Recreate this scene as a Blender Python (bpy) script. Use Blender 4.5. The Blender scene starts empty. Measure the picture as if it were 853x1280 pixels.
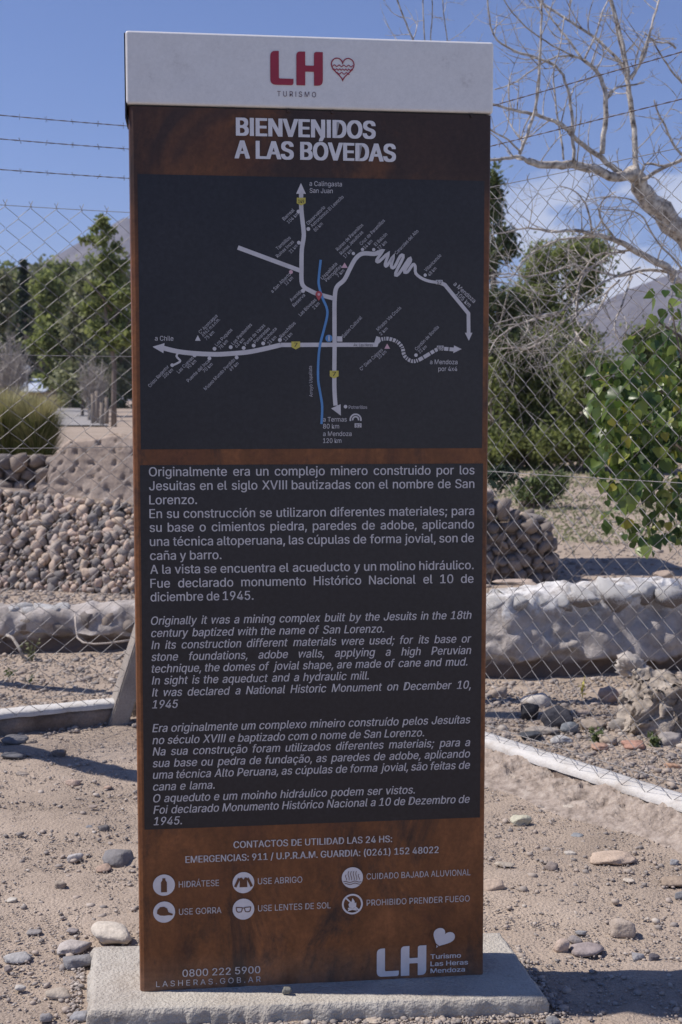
import bpy, bmesh, math, random
import numpy as np
from mathutils import Vector, noise
from math import sin, cos, pi, radians

random.seed(7)
rng = np.random.default_rng(11)
S = bpy.context.scene
COL = S.collection

# ------------------------------------------------------------------ camera
FPX, PITCH, HC = 1609.5, 0.08184617, 1.4117
cam_d = bpy.data.cameras.new('camera')
cam = bpy.data.objects.new('camera', cam_d)
COL.objects.link(cam)
cam.location = (0, 0, HC)
cam.rotation_euler = (pi / 2 - PITCH, 0, 0)
cam_d.sensor_fit = 'VERTICAL'
cam_d.sensor_height = 36.0
cam_d.lens = 36.0 * FPX / 1280.0
cam_d.clip_start = 0.05
cam_d.clip_end = 12000
cam_d.dof.use_dof = True
cam_d.dof.focus_distance = 3.2
cam_d.dof.aperture_fstop = 8.0
S.camera = cam

# ------------------------------------------------------------------ sun and sky
SUN_EL = radians(54)
SHADOW = Vector((1.0, -0.03, 0)).normalized()            # where shadows fall on the ground
to_sun = Vector((-SHADOW.x * cos(SUN_EL), -SHADOW.y * cos(SUN_EL), sin(SUN_EL)))
sun_d = bpy.data.lights.new('sun', 'SUN')
sun_d.energy = 4.7
sun_d.angle = radians(0.53)
sun_d.color = (1.0, 0.93, 0.86)
sun = bpy.data.objects.new('sun', sun_d)
COL.objects.link(sun)
sun.rotation_euler = to_sun.to_track_quat('Z', 'Y').to_euler()

W = bpy.data.worlds.new('World')
S.world = W
W.use_nodes = True
nt = W.node_tree
nt.nodes.clear()
wo = nt.nodes.new('ShaderNodeOutputWorld')
bg = nt.nodes.new('ShaderNodeBackground')
sky = nt.nodes.new('ShaderNodeTexSky')
sky.sky_type = 'NISHITA'
sky.sun_disc = False
sky.sun_elevation = SUN_EL
sky.sun_rotation = math.atan2(to_sun.x, to_sun.y)
sky.altitude = 1900
sky.air_density = 1.15
sky.dust_density = 0.25
sky.ozone_density = 2.6
bg.inputs['Strength'].default_value = 0.095
tc = nt.nodes.new('ShaderNodeTexCoord')
sep = nt.nodes.new('ShaderNodeSeparateXYZ')
nt.links.new(tc.outputs['Generated'], sep.inputs[0])
def wmath(op, a, b=None, c=None):
    n = nt.nodes.new('ShaderNodeMath'); n.operation = op
    for i, v in enumerate((a, b, c)):
        if v is None: continue
        if isinstance(v, (int, float)): n.inputs[i].default_value = v
        else: nt.links.new(v, n.inputs[i])
    return n.outputs[0]
def wramp(v, a, b):
    n = nt.nodes.new('ShaderNodeMapRange'); n.interpolation_type = 'SMOOTHSTEP'
    nt.links.new(v, n.inputs['Value']); n.inputs['From Min'].default_value = a; n.inputs['From Max'].default_value = b
    return n.outputs['Result']
# low cumulus: a band of clouds near the horizon, gathered to the right of the view
mp = nt.nodes.new('ShaderNodeMapping'); mp.inputs['Scale'].default_value = (1, 1, 1.7)
mp.inputs['Location'].default_value = (0.35, 0.2, 0.0)
nt.links.new(tc.outputs['Generated'], mp.inputs['Vector'])
n1 = nt.nodes.new('ShaderNodeTexNoise'); n1.inputs['Scale'].default_value = 9.0; n1.inputs['Detail'].default_value = 9; n1.inputs['Roughness'].default_value = 0.52
nt.links.new(mp.outputs[0], n1.inputs['Vector'])
band = wmath('MULTIPLY', wramp(sep.outputs['Z'], 0.235, 0.10), wramp(sep.outputs['X'], 0.02, 0.20))
cl = wramp(wmath('ADD', n1.outputs['Fac'], wmath('MULTIPLY', band, 0.26)), 0.61, 0.69)
cl = wmath('MULTIPLY', cl, band)
mixc = nt.nodes.new('ShaderNodeMixRGB'); mixc.inputs['Color2'].default_value = (7.6, 7.9, 8.8, 1)
nt.links.new(cl, mixc.inputs['Fac'])
tint = nt.nodes.new('ShaderNodeMixRGB'); tint.blend_type = 'MULTIPLY'; tint.inputs['Fac'].default_value = 1
tint.inputs['Color2'].default_value = (0.68, 0.76, 1.05, 1)
nt.links.new(sky.outputs[0], tint.inputs['Color1'])
nt.links.new(tint.outputs[0], mixc.inputs['Color1'])
nt.links.new(mixc.outputs[0], bg.inputs['Color'])
nt.links.new(bg.outputs[0], wo.inputs['Surface'])

S.view_settings.view_transform = 'Standard'
S.view_settings.look = 'None'
S.view_settings.exposure = 0.2
S.view_settings.gamma = 1.0
S.view_settings.use_curve_mapping = False

# ------------------------------------------------------------------ where things stand
def ray(px, py):
    x = (px - 426.5) / FPX; v = (640 - py) / FPX
    c, s = cos(PITCH), sin(PITCH)
    return Vector((x, c + v * s, -s + v * c))
def atz(px, py, z=0.0):
    d = ray(px, py); t = (z - HC) / d.z
    return Vector((d.x * t, d.y * t, z))
def aty(px, py, Y):
    d = ray(px, py); t = Y / d.y
    return Vector((d.x * t, Y, HC + d.z * t))

def sstep(a, b, x):
    t = np.clip((np.asarray(x, float) - a) / (b - a), 0, 1)
    return t * t * (3 - 2 * t)

# numpy value noise -----------------------------------------------------------
_tab = rng.random((256, 256))
def vnoise(x, y):
    xi = np.floor(x).astype(int); yi = np.floor(y).astype(int)
    fx = x - xi; fy = y - yi
    fx = fx * fx * (3 - 2 * fx); fy = fy * fy * (3 - 2 * fy)
    a = _tab[xi % 256, yi % 256]; b = _tab[(xi + 1) % 256, yi % 256]
    c = _tab[xi % 256, (yi + 1) % 256]; d = _tab[(xi + 1) % 256, (yi + 1) % 256]
    return (a * (1 - fx) + b * fx) * (1 - fy) + (c * (1 - fx) + d * fx) * fy - 0.5
def fbm(x, y, o=4):
    r = 0; a = 1.0
    for k in range(o):
        r = r + a * vnoise(x * 2 ** k + 17 * k, y * 2 ** k - 9 * k); a *= 0.5
    return r

def ground_h(x, y):
    x = np.asarray(x, float); y = np.asarray(y, float)
    yw = 9.25 - 0.3226 * (x + 0.5)
    left = sstep(0.6, -0.5, x) * sstep(yw + 0.36, yw + 0.50, y)
    fl = 0.575 + 0.375 * sstep(11, 32, y) + 0.3 * sstep(32, 60, y)
    fr = 0.30 * sstep(12, 40, y) + 0.9 * sstep(40, 70, y)
    lf = sstep(0.06, -0.03, x / np.maximum(y, 1)) * sstep(12, 20, y)
    w = np.maximum(left * (1 - sstep(12, 20, y)), lf)
    h = w * fl + (1 - w) * fr
    h = h + 1.2 * sstep(70, 260, y)
    # soft swells, a trampled bank of rubble outside the right hand kerb
    h = h + 0.02 * fbm(x * 1.3, y * 1.3, 3) * sstep(3.2, 5, y)
    return h
def gh(x, y):
    return float(ground_h(x, y))

# ------------------------------------------------------------------ materials
def nodes(m):
    m.use_nodes = True
    return m.node_tree, m.node_tree.nodes, m.node_tree.links
def M(name, stops, scale=5.0, rough=0.8, bump=0.0, bscale=40.0, detail=6, coord='Object', spec=0.3, metal=0.0, rand=0.0, island=False, fine=0.0, fscale=120.0, trans=0.0, distort=0.0, nrough=0.6, stretch=None):
    """procedural material: noise coloured by a ramp, optional per-object / per-island variation and fine grain"""
    m = bpy.data.materials.new(name); t, N, L = nodes(m)
    b = N['Principled BSDF']
    b.inputs['Roughness'].default_value = rough
    b.inputs['Specular IOR Level'].default_value = spec
    b.inputs['Metallic'].default_value = metal
    tcn = N.new('ShaderNodeTexCoord'); vec = tcn.outputs[coord]
    if stretch:
        mpn = N.new('ShaderNodeMapping'); mpn.inputs['Scale'].default_value = stretch
        L.new(vec, mpn.inputs['Vector']); vec = mpn.outputs[0]
    nz = N.new('ShaderNodeTexNoise'); nz.inputs['Scale'].default_value = scale; nz.inputs['Detail'].default_value = detail
    nz.inputs['Roughness'].default_value = nrough; nz.inputs['Distortion'].default_value = distort
    L.new(vec, nz.inputs['Vector'])
    fac = nz.outputs['Fac']
    if rand or island:
        oi = N.new('ShaderNodeObjectInfo'); ge = N.new('ShaderNodeNewGeometry')
        ad = N.new('ShaderNodeMath'); ad.operation = 'ADD'
        L.new(oi.outputs['Random'], ad.inputs[0]); L.new(ge.outputs['Random Per Island'], ad.inputs[1])
        fr = N.new('ShaderNodeMath'); fr.operation = 'FRACT'; L.new(ad.outputs[0], fr.inputs[0])
        ma = N.new('ShaderNodeMath'); ma.operation = 'MULTIPLY_ADD'
        L.new(fr.outputs[0], ma.inputs[0]); ma.inputs[1].default_value = rand
        mb = N.new('ShaderNodeMath'); mb.operation = 'MULTIPLY'; L.new(fac, mb.inputs[0]); mb.inputs[1].default_value = 1 - rand
        L.new(mb.outputs[0], ma.inputs[2]); fac = ma.outputs[0]
    cr = N.new('ShaderNodeValToRGB'); el = cr.color_ramp.elements
    for i, (p, c) in enumerate(stops):
        e = el[i] if i < 2 else el.new(p)
        e.position = p; e.color = (*c, 1)
    L.new(fac, cr.inputs['Fac']); colr = cr.outputs['Color']
    if fine:
        n2 = N.new('ShaderNodeTexNoise'); n2.inputs['Scale'].default_value = fscale; n2.inputs['Detail'].default_value = 4; n2.inputs['Roughness'].default_value = 0.7
        L.new(tcn.outputs[coord], n2.inputs['Vector'])
        mr = N.new('ShaderNodeMapRange'); mr.inputs['From Min'].default_value = 0.3; mr.inputs['From Max'].default_value = 0.7
        mr.inputs['To Min'].default_value = 1 - fine; mr.inputs['To Max'].default_value = 1 + fine
        L.new(n2.outputs['Fac'], mr.inputs['Value'])
        vm = N.new('ShaderNodeVectorMath'); vm.operation = 'SCALE'; L.new(colr, vm.inputs[0]); L.new(mr.outputs[0], vm.inputs['Scale'])
        colr = vm.outputs[0]
    L.new(colr, b.inputs['Base Color'])
    if bump:
        n3 = N.new('ShaderNodeTexNoise'); n3.inputs['Scale'].default_value = bscale; n3.inputs['Detail'].default_value = 5
        L.new(tcn.outputs[coord], n3.inputs['Vector'])
        bp = N.new('ShaderNodeBump'); bp.inputs['Strength'].default_value = bump; bp.inputs['Distance'].default_value = 0.01
        L.new(n3.outputs['Fac'], bp.inputs['Height']); L.new(bp.outputs[0], b.inputs['Normal'])
    if trans:
        tr = N.new('ShaderNodeBsdfTranslucent'); L.new(colr, tr.inputs['Color'])
        mx = N.new('ShaderNodeMixShader'); mx.inputs[0].default_value = trans
        L.new(b.outputs[0], mx.inputs[1]); L.new(tr.outputs[0], mx.inputs[2])
        L.new(mx.outputs[0], N['Material Output'].inputs['Surface'])
    return m
def flat(name, c, rough=0.6, spec=0.3, metal=0.0):
    return M(name, [(0.35, tuple(v * 0.94 for v in c)), (0.65, tuple(min(1, v * 1.05) for v in c))], scale=30, rough=rough, spec=spec, metal=metal)

mat_ground = M('sandy_ground', [(0.28, (0.275, 0.222, 0.177)), (0.5, (0.375, 0.305, 0.245)), (0.72, (0.450, 0.372, 0.302))], scale=1.6, rough=0.95, bump=0.9, bscale=110, detail=10, spec=0.1, fine=0.28, fscale=210, nrough=0.72)
ROCK = [(0.0, (0.13, 0.12, 0.12)), (0.28, (0.25, 0.225, 0.21)), (0.45, (0.43, 0.365, 0.315)), (0.62, (0.50, 0.40, 0.31)), (0.8, (0.50, 0.38, 0.31)), (1.0, (0.42, 0.41, 0.40))]
mat_cobble = M('river_cobble', ROCK, scale=6, rand=0.8, rough=0.85, bump=0.35, bscale=60, fine=0.15, fscale=90)
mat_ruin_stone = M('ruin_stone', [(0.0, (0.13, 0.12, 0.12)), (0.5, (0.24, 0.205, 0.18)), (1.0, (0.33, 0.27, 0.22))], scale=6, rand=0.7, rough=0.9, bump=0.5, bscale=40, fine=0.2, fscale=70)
mat_gravel = M('gravel_stone', [(0.0, (0.22, 0.20, 0.19)), (0.3, (0.30, 0.265, 0.24)), (0.55, (0.36, 0.31, 0.27)), (0.8, (0.40, 0.335, 0.285)), (1.0, (0.50, 0.46, 0.41))], scale=12, rand=0.9, rough=0.92, spec=0.15)
mat_adobe = M('adobe', [(0.25, (0.27, 0.215, 0.175)), (0.5, (0.37, 0.30, 0.25)), (0.75, (0.44, 0.375, 0.32))], scale=3, rough=0.95, bump=0.9, bscale=22, spec=0.1, fine=0.15, fscale=60)
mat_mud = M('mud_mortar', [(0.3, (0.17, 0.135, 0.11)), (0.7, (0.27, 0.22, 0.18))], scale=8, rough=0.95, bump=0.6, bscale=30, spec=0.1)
mat_concrete = M('concrete', [(0.3, (0.37, 0.335, 0.285)), (0.5, (0.47, 0.435, 0.38)), (0.72, (0.56, 0.525, 0.46))], scale=5, detail=12, rough=0.9, bump=0.8, bscale=120, spec=0.15, fine=0.18, fscale=230, nrough=0.75)
mat_spill = M('rough_footing', [(0.3, (0.19, 0.155, 0.13)), (0.5, (0.33, 0.275, 0.235)), (0.7, (0.42, 0.365, 0.315))], scale=26, rough=0.95, bump=0.8, bscale=60, spec=0.1, fine=0.18, fscale=120)
mat_white_kerb = M('kerb_paint', [(0.3, (0.42, 0.38, 0.34)), (0.42, (0.54, 0.52, 0.49)), (0.7, (0.63, 0.615, 0.595))], scale=9, rough=0.85, bump=0.3, bscale=80, fine=0.08)
mat_kerb_side = M('kerb_side', [(0.3, (0.12, 0.09, 0.072)), (0.7, (0.30, 0.24, 0.195))], scale=7, rough=0.95, bump=0.8, bscale=45, fine=0.2)
mat_wood = M('weathered_wood', [(0.3, (0.16, 0.13, 0.105)), (0.7, (0.30, 0.255, 0.215))], scale=10, rough=0.9, bump=0.5, bscale=30, stretch=(1, 1, 0.12))
mat_wire = M('galvanised_wire', [(0.3, (0.19, 0.175, 0.17)), (0.7, (0.34, 0.33, 0.325))], scale=9, rough=0.6, metal=0.15, spec=0.4)
mat_barb = M('rusty_barbed_wire', [(0.3, (0.12, 0.09, 0.08)), (0.7, (0.22, 0.18, 0.165))], scale=9, rough=0.7, metal=0.4)
mat_bark_pale = M('pale_bark', [(0.34, (0.11, 0.09, 0.075)), (0.46, (0.36, 0.32, 0.28)), (0.62, (0.60, 0.56, 0.50))], scale=26, nrough=0.7, rough=0.9, bump=0.6, bscale=50, spec=0.15, fine=0.15, fscale=60)
mat_bark = M('dark_bark', [(0.3, (0.12, 0.095, 0.08)), (0.7, (0.26, 0.215, 0.18))], scale=10, rough=0.95, bump=0.6, bscale=30, stretch=(1, 1, 0.3))
def leafmat(name, dark, light, trans=0.25, rough=0.55):
    return M(name, [(0.1, dark), (0.6, light), (0.95, tuple(min(1, v * 1.35) for v in light))], scale=1.3, rand=0.55, island=True, rough=rough, trans=trans, spec=0.35)
mat_leaf_green = leafmat('green_foliage', (0.075, 0.11, 0.034), (0.25, 0.285, 0.095), 0.5)
mat_leaf_dark = leafmat('dark_cypress_foliage', (0.012, 0.026, 0.014), (0.03, 0.05, 0.024), 0.1)
mat_leaf_dark2 = leafmat('olive_foliage', (0.035, 0.055, 0.02), (0.11, 0.135, 0.05), 0.3)
mat_leaf_grey = leafmat('grey_green_foliage', (0.10, 0.115, 0.06), (0.27, 0.285, 0.15), 0.4)
mat_leaf_big = M('broad_leaf', [(0.0, (0.03, 0.065, 0.014)), (0.5, (0.09, 0.15, 0.03)), (0.84, (0.22, 0.28, 0.06)), (0.97, (0.38, 0.30, 0.04))], scale=2.0, rand=0.85, rough=0.36, trans=0.38, spec=0.6)
mat_grass_green = leafmat('pampas_green', (0.05, 0.075, 0.024), (0.17, 0.20, 0.065), 0.3)
mat_grass_dry = leafmat('pampas_dry', (0.20, 0.18, 0.08), (0.42, 0.39, 0.20), 0.35)
mat_weed = leafmat('weed_green', (0.06, 0.09, 0.03), (0.15, 0.19, 0.07), 0.2)
mat_road = M('grey_road', [(0.3, (0.26, 0.245, 0.235)), (0.7, (0.33, 0.315, 0.30))], scale=2, rough=0.95, bump=0.2)
mat_hills = M('mountain_rock', [(0.3, (0.085, 0.08, 0.085)), (0.5, (0.13, 0.12, 0.125)), (0.7, (0.185, 0.175, 0.175))], scale=0.02, detail=8, rough=0.95, spec=0.05)

# ------------------------------------------------------------------ mesh helpers
def link(o, parent=None):
    COL.objects.link(o)
    if parent is not None: o.parent = parent
    return o
def mesh_np(name, v, f, smooth=False):
    """fast mesh from vertex array (N,3) and face array (M,k)"""
    v = np.asarray(v, np.float32); f = np.asarray(f, np.int32)
    me = bpy.data.meshes.new(name)
    me.vertices.add(len(v)); me.vertices.foreach_set('co', v.ravel())
    k = f.shape[1]
    me.loops.add(f.size); me.loops.foreach_set('vertex_index', f.ravel())
    me.polygons.add(len(f)); me.polygons.foreach_set('loop_start', np.arange(0, f.size, k, dtype=np.int32))
    me.polygons.foreach_set('loop_total', np.full(len(f), k, np.int32))
    if smooth: me.polygons.foreach_set('use_smooth', np.ones(len(f), bool))
    me.update(calc_edges=True); me.validate()
    return me
class MB:
    """collects polygons, then links them as one mesh object"""
    def __init__(s): s.v = []; s.f = []
    def add(s, v, f):
        o = len(s.v); s.v += [tuple(p) for p in v]; s.f += [tuple(i + o for i in q) for q in f]
    def box(s, x0, x1, y0, y1, z0, z1):
        s.add([(x, y, z) for z in (z0, z1) for y in (y0, y1) for x in (x0, x1)],
              [(0, 2, 3, 1), (4, 5, 7, 6), (0, 1, 5, 4), (2, 6, 7, 3), (0, 4, 6, 2), (1, 3, 7, 5)])
    def tube(s, pts, radii, n=6, cap=True):
        pts = [Vector(p) for p in pts]; rings = []
        up = Vector((0.31, 0.17, 0.93)).normalized()
        if isinstance(radii, (int, float)): radii = [radii] * len(pts)
        o = len(s.v)
        for i, p in enumerate(pts):
            d = (pts[min(i + 1, len(pts) - 1)] - pts[max(i - 1, 0)])
            if d.length < 1e-9: d = Vector((0, 0, 1))
            d.normalize()
            a = d.cross(up)
            if a.length < 0.05: a = d.cross(Vector((1, 0, 0)))
            a.normalize(); b = d.cross(a)
            for k in range(n):
                t = 2 * pi * k / n
                s.v.append(tuple(p + (a * cos(t) + b * sin(t)) * radii[i]))
        for i in range(len(pts) - 1):
            for k in range(n):
                s.f.append((o + i * n + k, o + i * n + (k + 1) % n, o + (i + 1) * n + (k + 1) % n, o + (i + 1) * n + k))
        if cap:
            s.f.append(tuple(o + k for k in range(n))[::-1]); s.f.append(tuple(o + (len(pts) - 1) * n + k for k in range(n)))
    def mesh(s, name, smooth=False):
        me = bpy.data.meshes.new(name); me.from_pydata(s.v, [], s.f)
        if smooth: me.polygons.foreach_set('use_smooth', np.ones(len(me.polygons), bool))
        me.update(); return me
    def build(s, name, mat, parent=None, smooth=False):
        me = s.mesh(name, smooth); me.materials.append(mat)
        return link(bpy.data.objects.new(name, me), parent)
def obj(name, me, mat=None, parent=None, loc=None, rot=None, scale=None):
    if mat is not None and not me.materials: me.materials.append(mat)
    o = bpy.data.objects.new(name, me)
    if loc is not None: o.location = loc
    if rot is not None: o.rotation_euler = rot
    if scale is not None: o.scale = scale
    return link(o, parent)
def thing(name, label, cat, loc=(0, 0, 0), rotz=0.0, group=None):
    o = bpy.data.objects.new(name, None); COL.objects.link(o)
    o.empty_display_size = 0.2
    o.location = loc; o.rotation_euler = (0, 0, rotz); tag(o, label, cat, group); return o
def tag(o, label, cat, group=None):
    o['label'] = label; o['category'] = cat
    if group: o['group'] = group
    return o
def struct(o, kind='structure'):
    o['kind'] = kind; return o

# rocks ---------------------------------------------------------------------
def ico(sub):
    bm = bmesh.new(); bmesh.ops.create_icosphere(bm, subdivisions=sub, radius=1.0)
    v = np.array([p.co[:] for p in bm.verts]); f = np.array([[q.index for q in t.verts] for t in bm.faces]); bm.free(); return v, f
ICO1, ICO2, ICO3, ICO4 = ico(1), ico(2), ico(3), ico(4)
def rock_v(base, seed, rough=0.22, box=0.3, fine=0.04, cuts=3):
    r = random.Random(seed); v = base.copy()
    m = np.abs(v).max(axis=1, keepdims=True); v = v * (1 - box) + v / m * box * 0.85
    off = Vector((r.uniform(-50, 50), r.uniform(-50, 50), r.uniform(-50, 50)))
    for i in range(len(v)):
        p = Vector(v[i]); v[i] *= 1 + rough * noise.noise(p * 0.9 + off) * 1.4 + fine * noise.noise(p * 4 + off) * 1.6
    for k in range(cuts):                                 # broken facets
        n = np.array([r.gauss(0, 1) for _ in range(3)]); n /= np.linalg.norm(n); d = v @ n; lim = r.uniform(0.62, 0.9)
        ex = np.maximum(d - lim, 0); v -= ex[:, None] * n * 0.85
    return v
COB = []
for s in range(12):
    v = rock_v(ICO2[0], s, 0.42, 0.5 + 0.35 * (s % 2), 0.08, 5 + s % 4); me = mesh_np('cobble', v, ICO2[1], s % 2 == 0); me.materials.append(mat_cobble); COB.append(me)
RUB = []
for s in range(8):
    v = rock_v(ICO2[0], 40 + s, 0.36, 0.75, 0.08, 7); me = mesh_np('ruin_stone', v, ICO2[1], False); me.materials.append(mat_ruin_stone); RUB.append(me)

def stone_mat(c, seed):
    k = tuple(round(x, 3) for x in c)
    key = 'stone_' + '_'.join(str(int(x * 100)) for x in k)
    m = bpy.data.materials.get(key)
    if m: return m
    return M(key, [(0.25, tuple(x * 0.72 for x in c)), (0.5, c), (0.75, tuple(min(0.8, x * 1.2) for x in c))], scale=22, rough=0.85, bump=0.4, bscale=90, fine=0.14, fscale=140, spec=0.2)
nstone = 0
def ground_stone(px, pyb, wpx, hpx, c, label, z=0.0, angular=0.2, rz=None, name='stone', dz=None, group='loose stones lying on the ground'):
    """one loose stone whose foot is seen at (px, pyb), hpx high and wpx wide"""
    global nstone; nstone += 1
    r = random.Random(900 + nstone)
    p = atz(px, pyb, z); 
    zz = z if dz is None else dz
    d = p.y; w = wpx / FPX * d; 
    hh = hpx / FPX * d                                   # seen height = body height + a little of its depth
    depth = w * r.uniform(0.6, 0.85)
    h = max(hh - depth * 0.30, hh * 0.5)
    v = rock_v(ICO3[0], 300 + nstone, 0.28 + angular * 0.2, 0.25 + angular * 0.5, 0.08, int(3 + angular * 8))
    me = mesh_np(name, v, ICO3[1], angular < 0.5); me.materials.append(stone_mat(c, nstone))
    mn, mx = v.min(0), v.max(0)
    v2 = (v - (mn + mx) / 2) / ((mx - mn) / 2)
    me.vertices.foreach_set('co', (v2 * np.array([w / 2, depth / 2, h * 0.62])).astype(np.float32).ravel()); me.update()
    o = obj(name, me, None, None, (p.x, p.y + depth * 0.38, zz + h * 0.30), (r.uniform(-0.08, 0.08), r.uniform(-0.08, 0.08), r.uniform(-0.25, 0.25) if rz is None else rz))
    return tag(o, label, 'stone', group)

# ------------------------------------------------------------------ the ground, one sheet to the horizon
def build_ground():
    ys = np.concatenate([np.linspace(-6, 2.2, 12, endpoint=False), np.linspace(2.2, 8.0, 330, endpoint=False), 8.0 * (2600 / 8.0) ** np.linspace(0, 1, 230)])
    us = np.linspace(-1, 1, 331); us = np.sign(us) * (np.abs(us) ** 1.35)
    halfw = 3.0 + np.maximum(ys, 0) * 1.1
    X = us[None, :] * halfw[:, None]; Y = np.repeat(ys[:, None], len(us), 1)
    Z = ground_h(X, Y)
    near = sstep(9.5, 6, Y) * sstep(1.5, 2.4, Y)
    # footprints, clods and small pits
    Z = Z + near * (0.014 * fbm(X * 9, Y * 9, 3) + 0.005 * fbm(X * 34, Y * 34, 2)) - 0.003
    v = np.stack([X, Y, Z], -1).reshape(-1, 3)
    nr, nc = len(ys), len(us)
    i = np.arange(nr - 1)[:, None] * nc + np.arange(nc - 1)[None, :]
    f = np.stack([i, i + 1, i + nc + 1, i + nc], -1).reshape(-1, 4)
    o = obj('ground', mesh_np('ground', v, f, True), mat_ground); struct(o)
build_ground()

def build_road():
    # grey lane running away on the left
    ys = np.linspace(30, 120, 60); L = []; f = []
    for i, y in enumerate(ys):
        cx = -0.208 * y - 0.3 - 0.02 * (y - 30)
        hw = 1.15 + 0.012 * (y - 30)
        for k in range(5):
            x = cx + hw * (k / 2 - 1); L.append((x, y, gh(x, y) + 0.03))
    for i in range(len(ys) - 1):
        for k in range(4):
            a = i * 5 + k; f.append((a, a + 1, a + 6, a + 5))
    struct(obj('road', mesh_np('road', L, f, True), mat_road))
build_road()

def build_hills():
    # far ridges, heights read from the skyline
    def ridge(Y0, pts, depth, seed, name):
        xs = np.linspace(-0.75, 0.75, 420)
        px = 426.5 + xs * FPX
        yy = np.interp(px, [p[0] for p in pts], [p[1] for p in pts])
        top = HC + (508 - yy) / FPX * Y0 + 3.5 * fbm(xs * 60 + seed, xs * 0 + seed, 5) * Y0 / 1500
        n = 46; V = []
        for j in range(n):
            t = j / (n - 1); prof = sin(min(t * 1.15, 1) * pi / 2) if t < 0.87 else 1 - (t - 0.87) * 2.0
            Y = Y0 - depth * (1 - t)
            X = xs * Y
            z = top * prof + 20 * (1 - t) * fbm(X / 60 + seed, np.full_like(X, Y / 60), 5) * sin(pi * min(t, 1)) * Y0 / 1500
            V.append(np.stack([X, np.full_like(X, Y), z], -1))
        V = np.concatenate(V); nc = len(xs)
        i = np.arange(n - 1)[:, None] * nc + np.arange(nc - 1)[None, :]
        f = np.stack([i, i + 1, i + nc + 1, i + nc], -1).reshape(-1, 4)
        struct(obj(name, mesh_np(name, V, f, True), mat_hills))
    ridge(1700, [(-600, 380), (0, 352), (30, 350), (60, 348), (85, 335), (110, 322), (135, 310), (160, 296), (300, 330), (450, 400), (600, 430), (660, 425), (700, 410), (735, 395), (760, 385), (800, 368), (853, 352), (1000, 340), (1500, 380)], 700, 3.3, 'hills')
build_hills()

# ------------------------------------------------------------------ far trees
def leaves_mesh(centres, size, seed, squash=0.55, jitter=0.35):
    r = np.random.default_rng(seed); n = len(centres)
    a = r.normal(size=(n, 3)); a /= np.linalg.norm(a, axis=1, keepdims=True)
    b = np.cross(a, r.normal(size=(n, 3))); b /= np.linalg.norm(b, axis=1, keepdims=True)
    s = size * (1 + jitter * r.normal(size=(n, 1))).clip(0.4, 2)
    c = np.asarray(centres)
    V = np.stack([c - a * s, c + b * s * squash, c + a * s, c - b * s * squash], 1).reshape(-1, 3)
    f = np.arange(n * 4).reshape(-1, 4)
    return V, f
def crown_points(blobs, n, seed, shell=0.55):
    """points in a set of ellipsoid clumps, denser towards their outsides"""
    r = np.random.default_rng(seed); out = []
    w = np.array([b[3] * b[4] * b[5] for b in blobs]) ** 0.75; w /= w.sum()
    for b, k in zip(blobs, (w * n).astype(int)):
        d = r.normal(size=(k, 3)); d /= np.linalg.norm(d, axis=1, keepdims=True)
        rad = np.abs(r.normal(size=(k, 1))) ** 0.8 * 0.75 + 0.15
        out.append(np.array(b[:3]) + d * rad * np.array(b[3:6]))
    return np.concatenate(out)
def clumps(x, y, z0, z1, rad, n, seed, taper=0.6, fl=1.0):
    r = random.Random(seed); B = []
    for i in range(n):
        t = min(1, max(0, (i + r.uniform(-1.5, 2.5)) / n)); z = z0 + (z1 - z0) * t
        lobe = 0.62 + 0.38 * sin(t * 9 + seed) * r.uniform(0.4, 1)
        rr = rad * (1 - taper * t) * (0.45 + 0.55 * sin(pi * min(1, t * 1.3 + 0.2))) * lobe
        a = r.uniform(0, 2 * pi); q = r.uniform(0.1, 1) ** 0.5 * rr
        s = r.uniform(0.14, 0.44) * rad * (1 - 0.4 * taper * t)
        B.append((x + cos(a) * q, y + sin(a) * q, z, s * r.uniform(0.8, 1.3), s, s * r.uniform(0.6, 1.3) * fl))
    return B
def tree(name, label, px, base_y, top_py, Y, wpx, mat, n=6000, leaf=0.11, seed=1, trunk_px=6, crown0=0.2, taper=0.6, nblobs=26, group='trees beyond the fence', bark=None, lean=0.0, blobs=None):
    x = (px - 426.5) / FPX * Y; z0 = gh(x, Y)
    zt = HC + (508 - top_py) / FPX * Y * 0.997
    t = thing(name, label, 'tree', (x, Y, z0), 0, group)
    H = zt - z0; rad = wpx / 2 / FPX * Y
    mb = MB(); r = random.Random(seed); R = trunk_px / 2 / FPX * Y
    mb.tube([(lean * k * H / 5 + r.uniform(-0.05, 0.05) * k, 0, H * 0.8 * k / 5 - 0.1) for k in range(6)], [R * (1 - 0.14 * k) for k in range(6)], 8)
    for k in range(9):
        a = r.uniform(0, 2 * pi); hb = H * r.uniform(crown0, 0.7); l = rad * r.uniform(0.5, 0.9)
        mb.tube([(0, 0, hb), (cos(a) * l * 0.5, sin(a) * l * 0.5, hb + l * 0.6), (cos(a) * l, sin(a) * l, hb + l * 1.1)], [R * 0.45, R * 0.3, R * 0.1], 5)
    mb.build('trunk', bark or mat_bark, t, True)
    B = clumps(lean * H * 0.7, 0, H * crown0, H, rad, nblobs, seed, taper)
    B = [(b[0], b[1], min(b[2], H - b[5] * 0.6), *b[3:]) for b in B]
    if blobs:
        k_ = Y / FPX; B = [((bx - px) * k_, r.uniform(-1, 1) * br * k_, HC + (508 - by) * k_ - z0, br * k_ * 0.9, br * k_ * 0.9, br * k_ * 0.65) for bx, by, br in blobs]
    V, f = leaves_mesh(crown_points(B, n, seed), leaf, seed)
    obj('crown', mesh_np('crown', V, f), mat, t)
    return t
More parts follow.
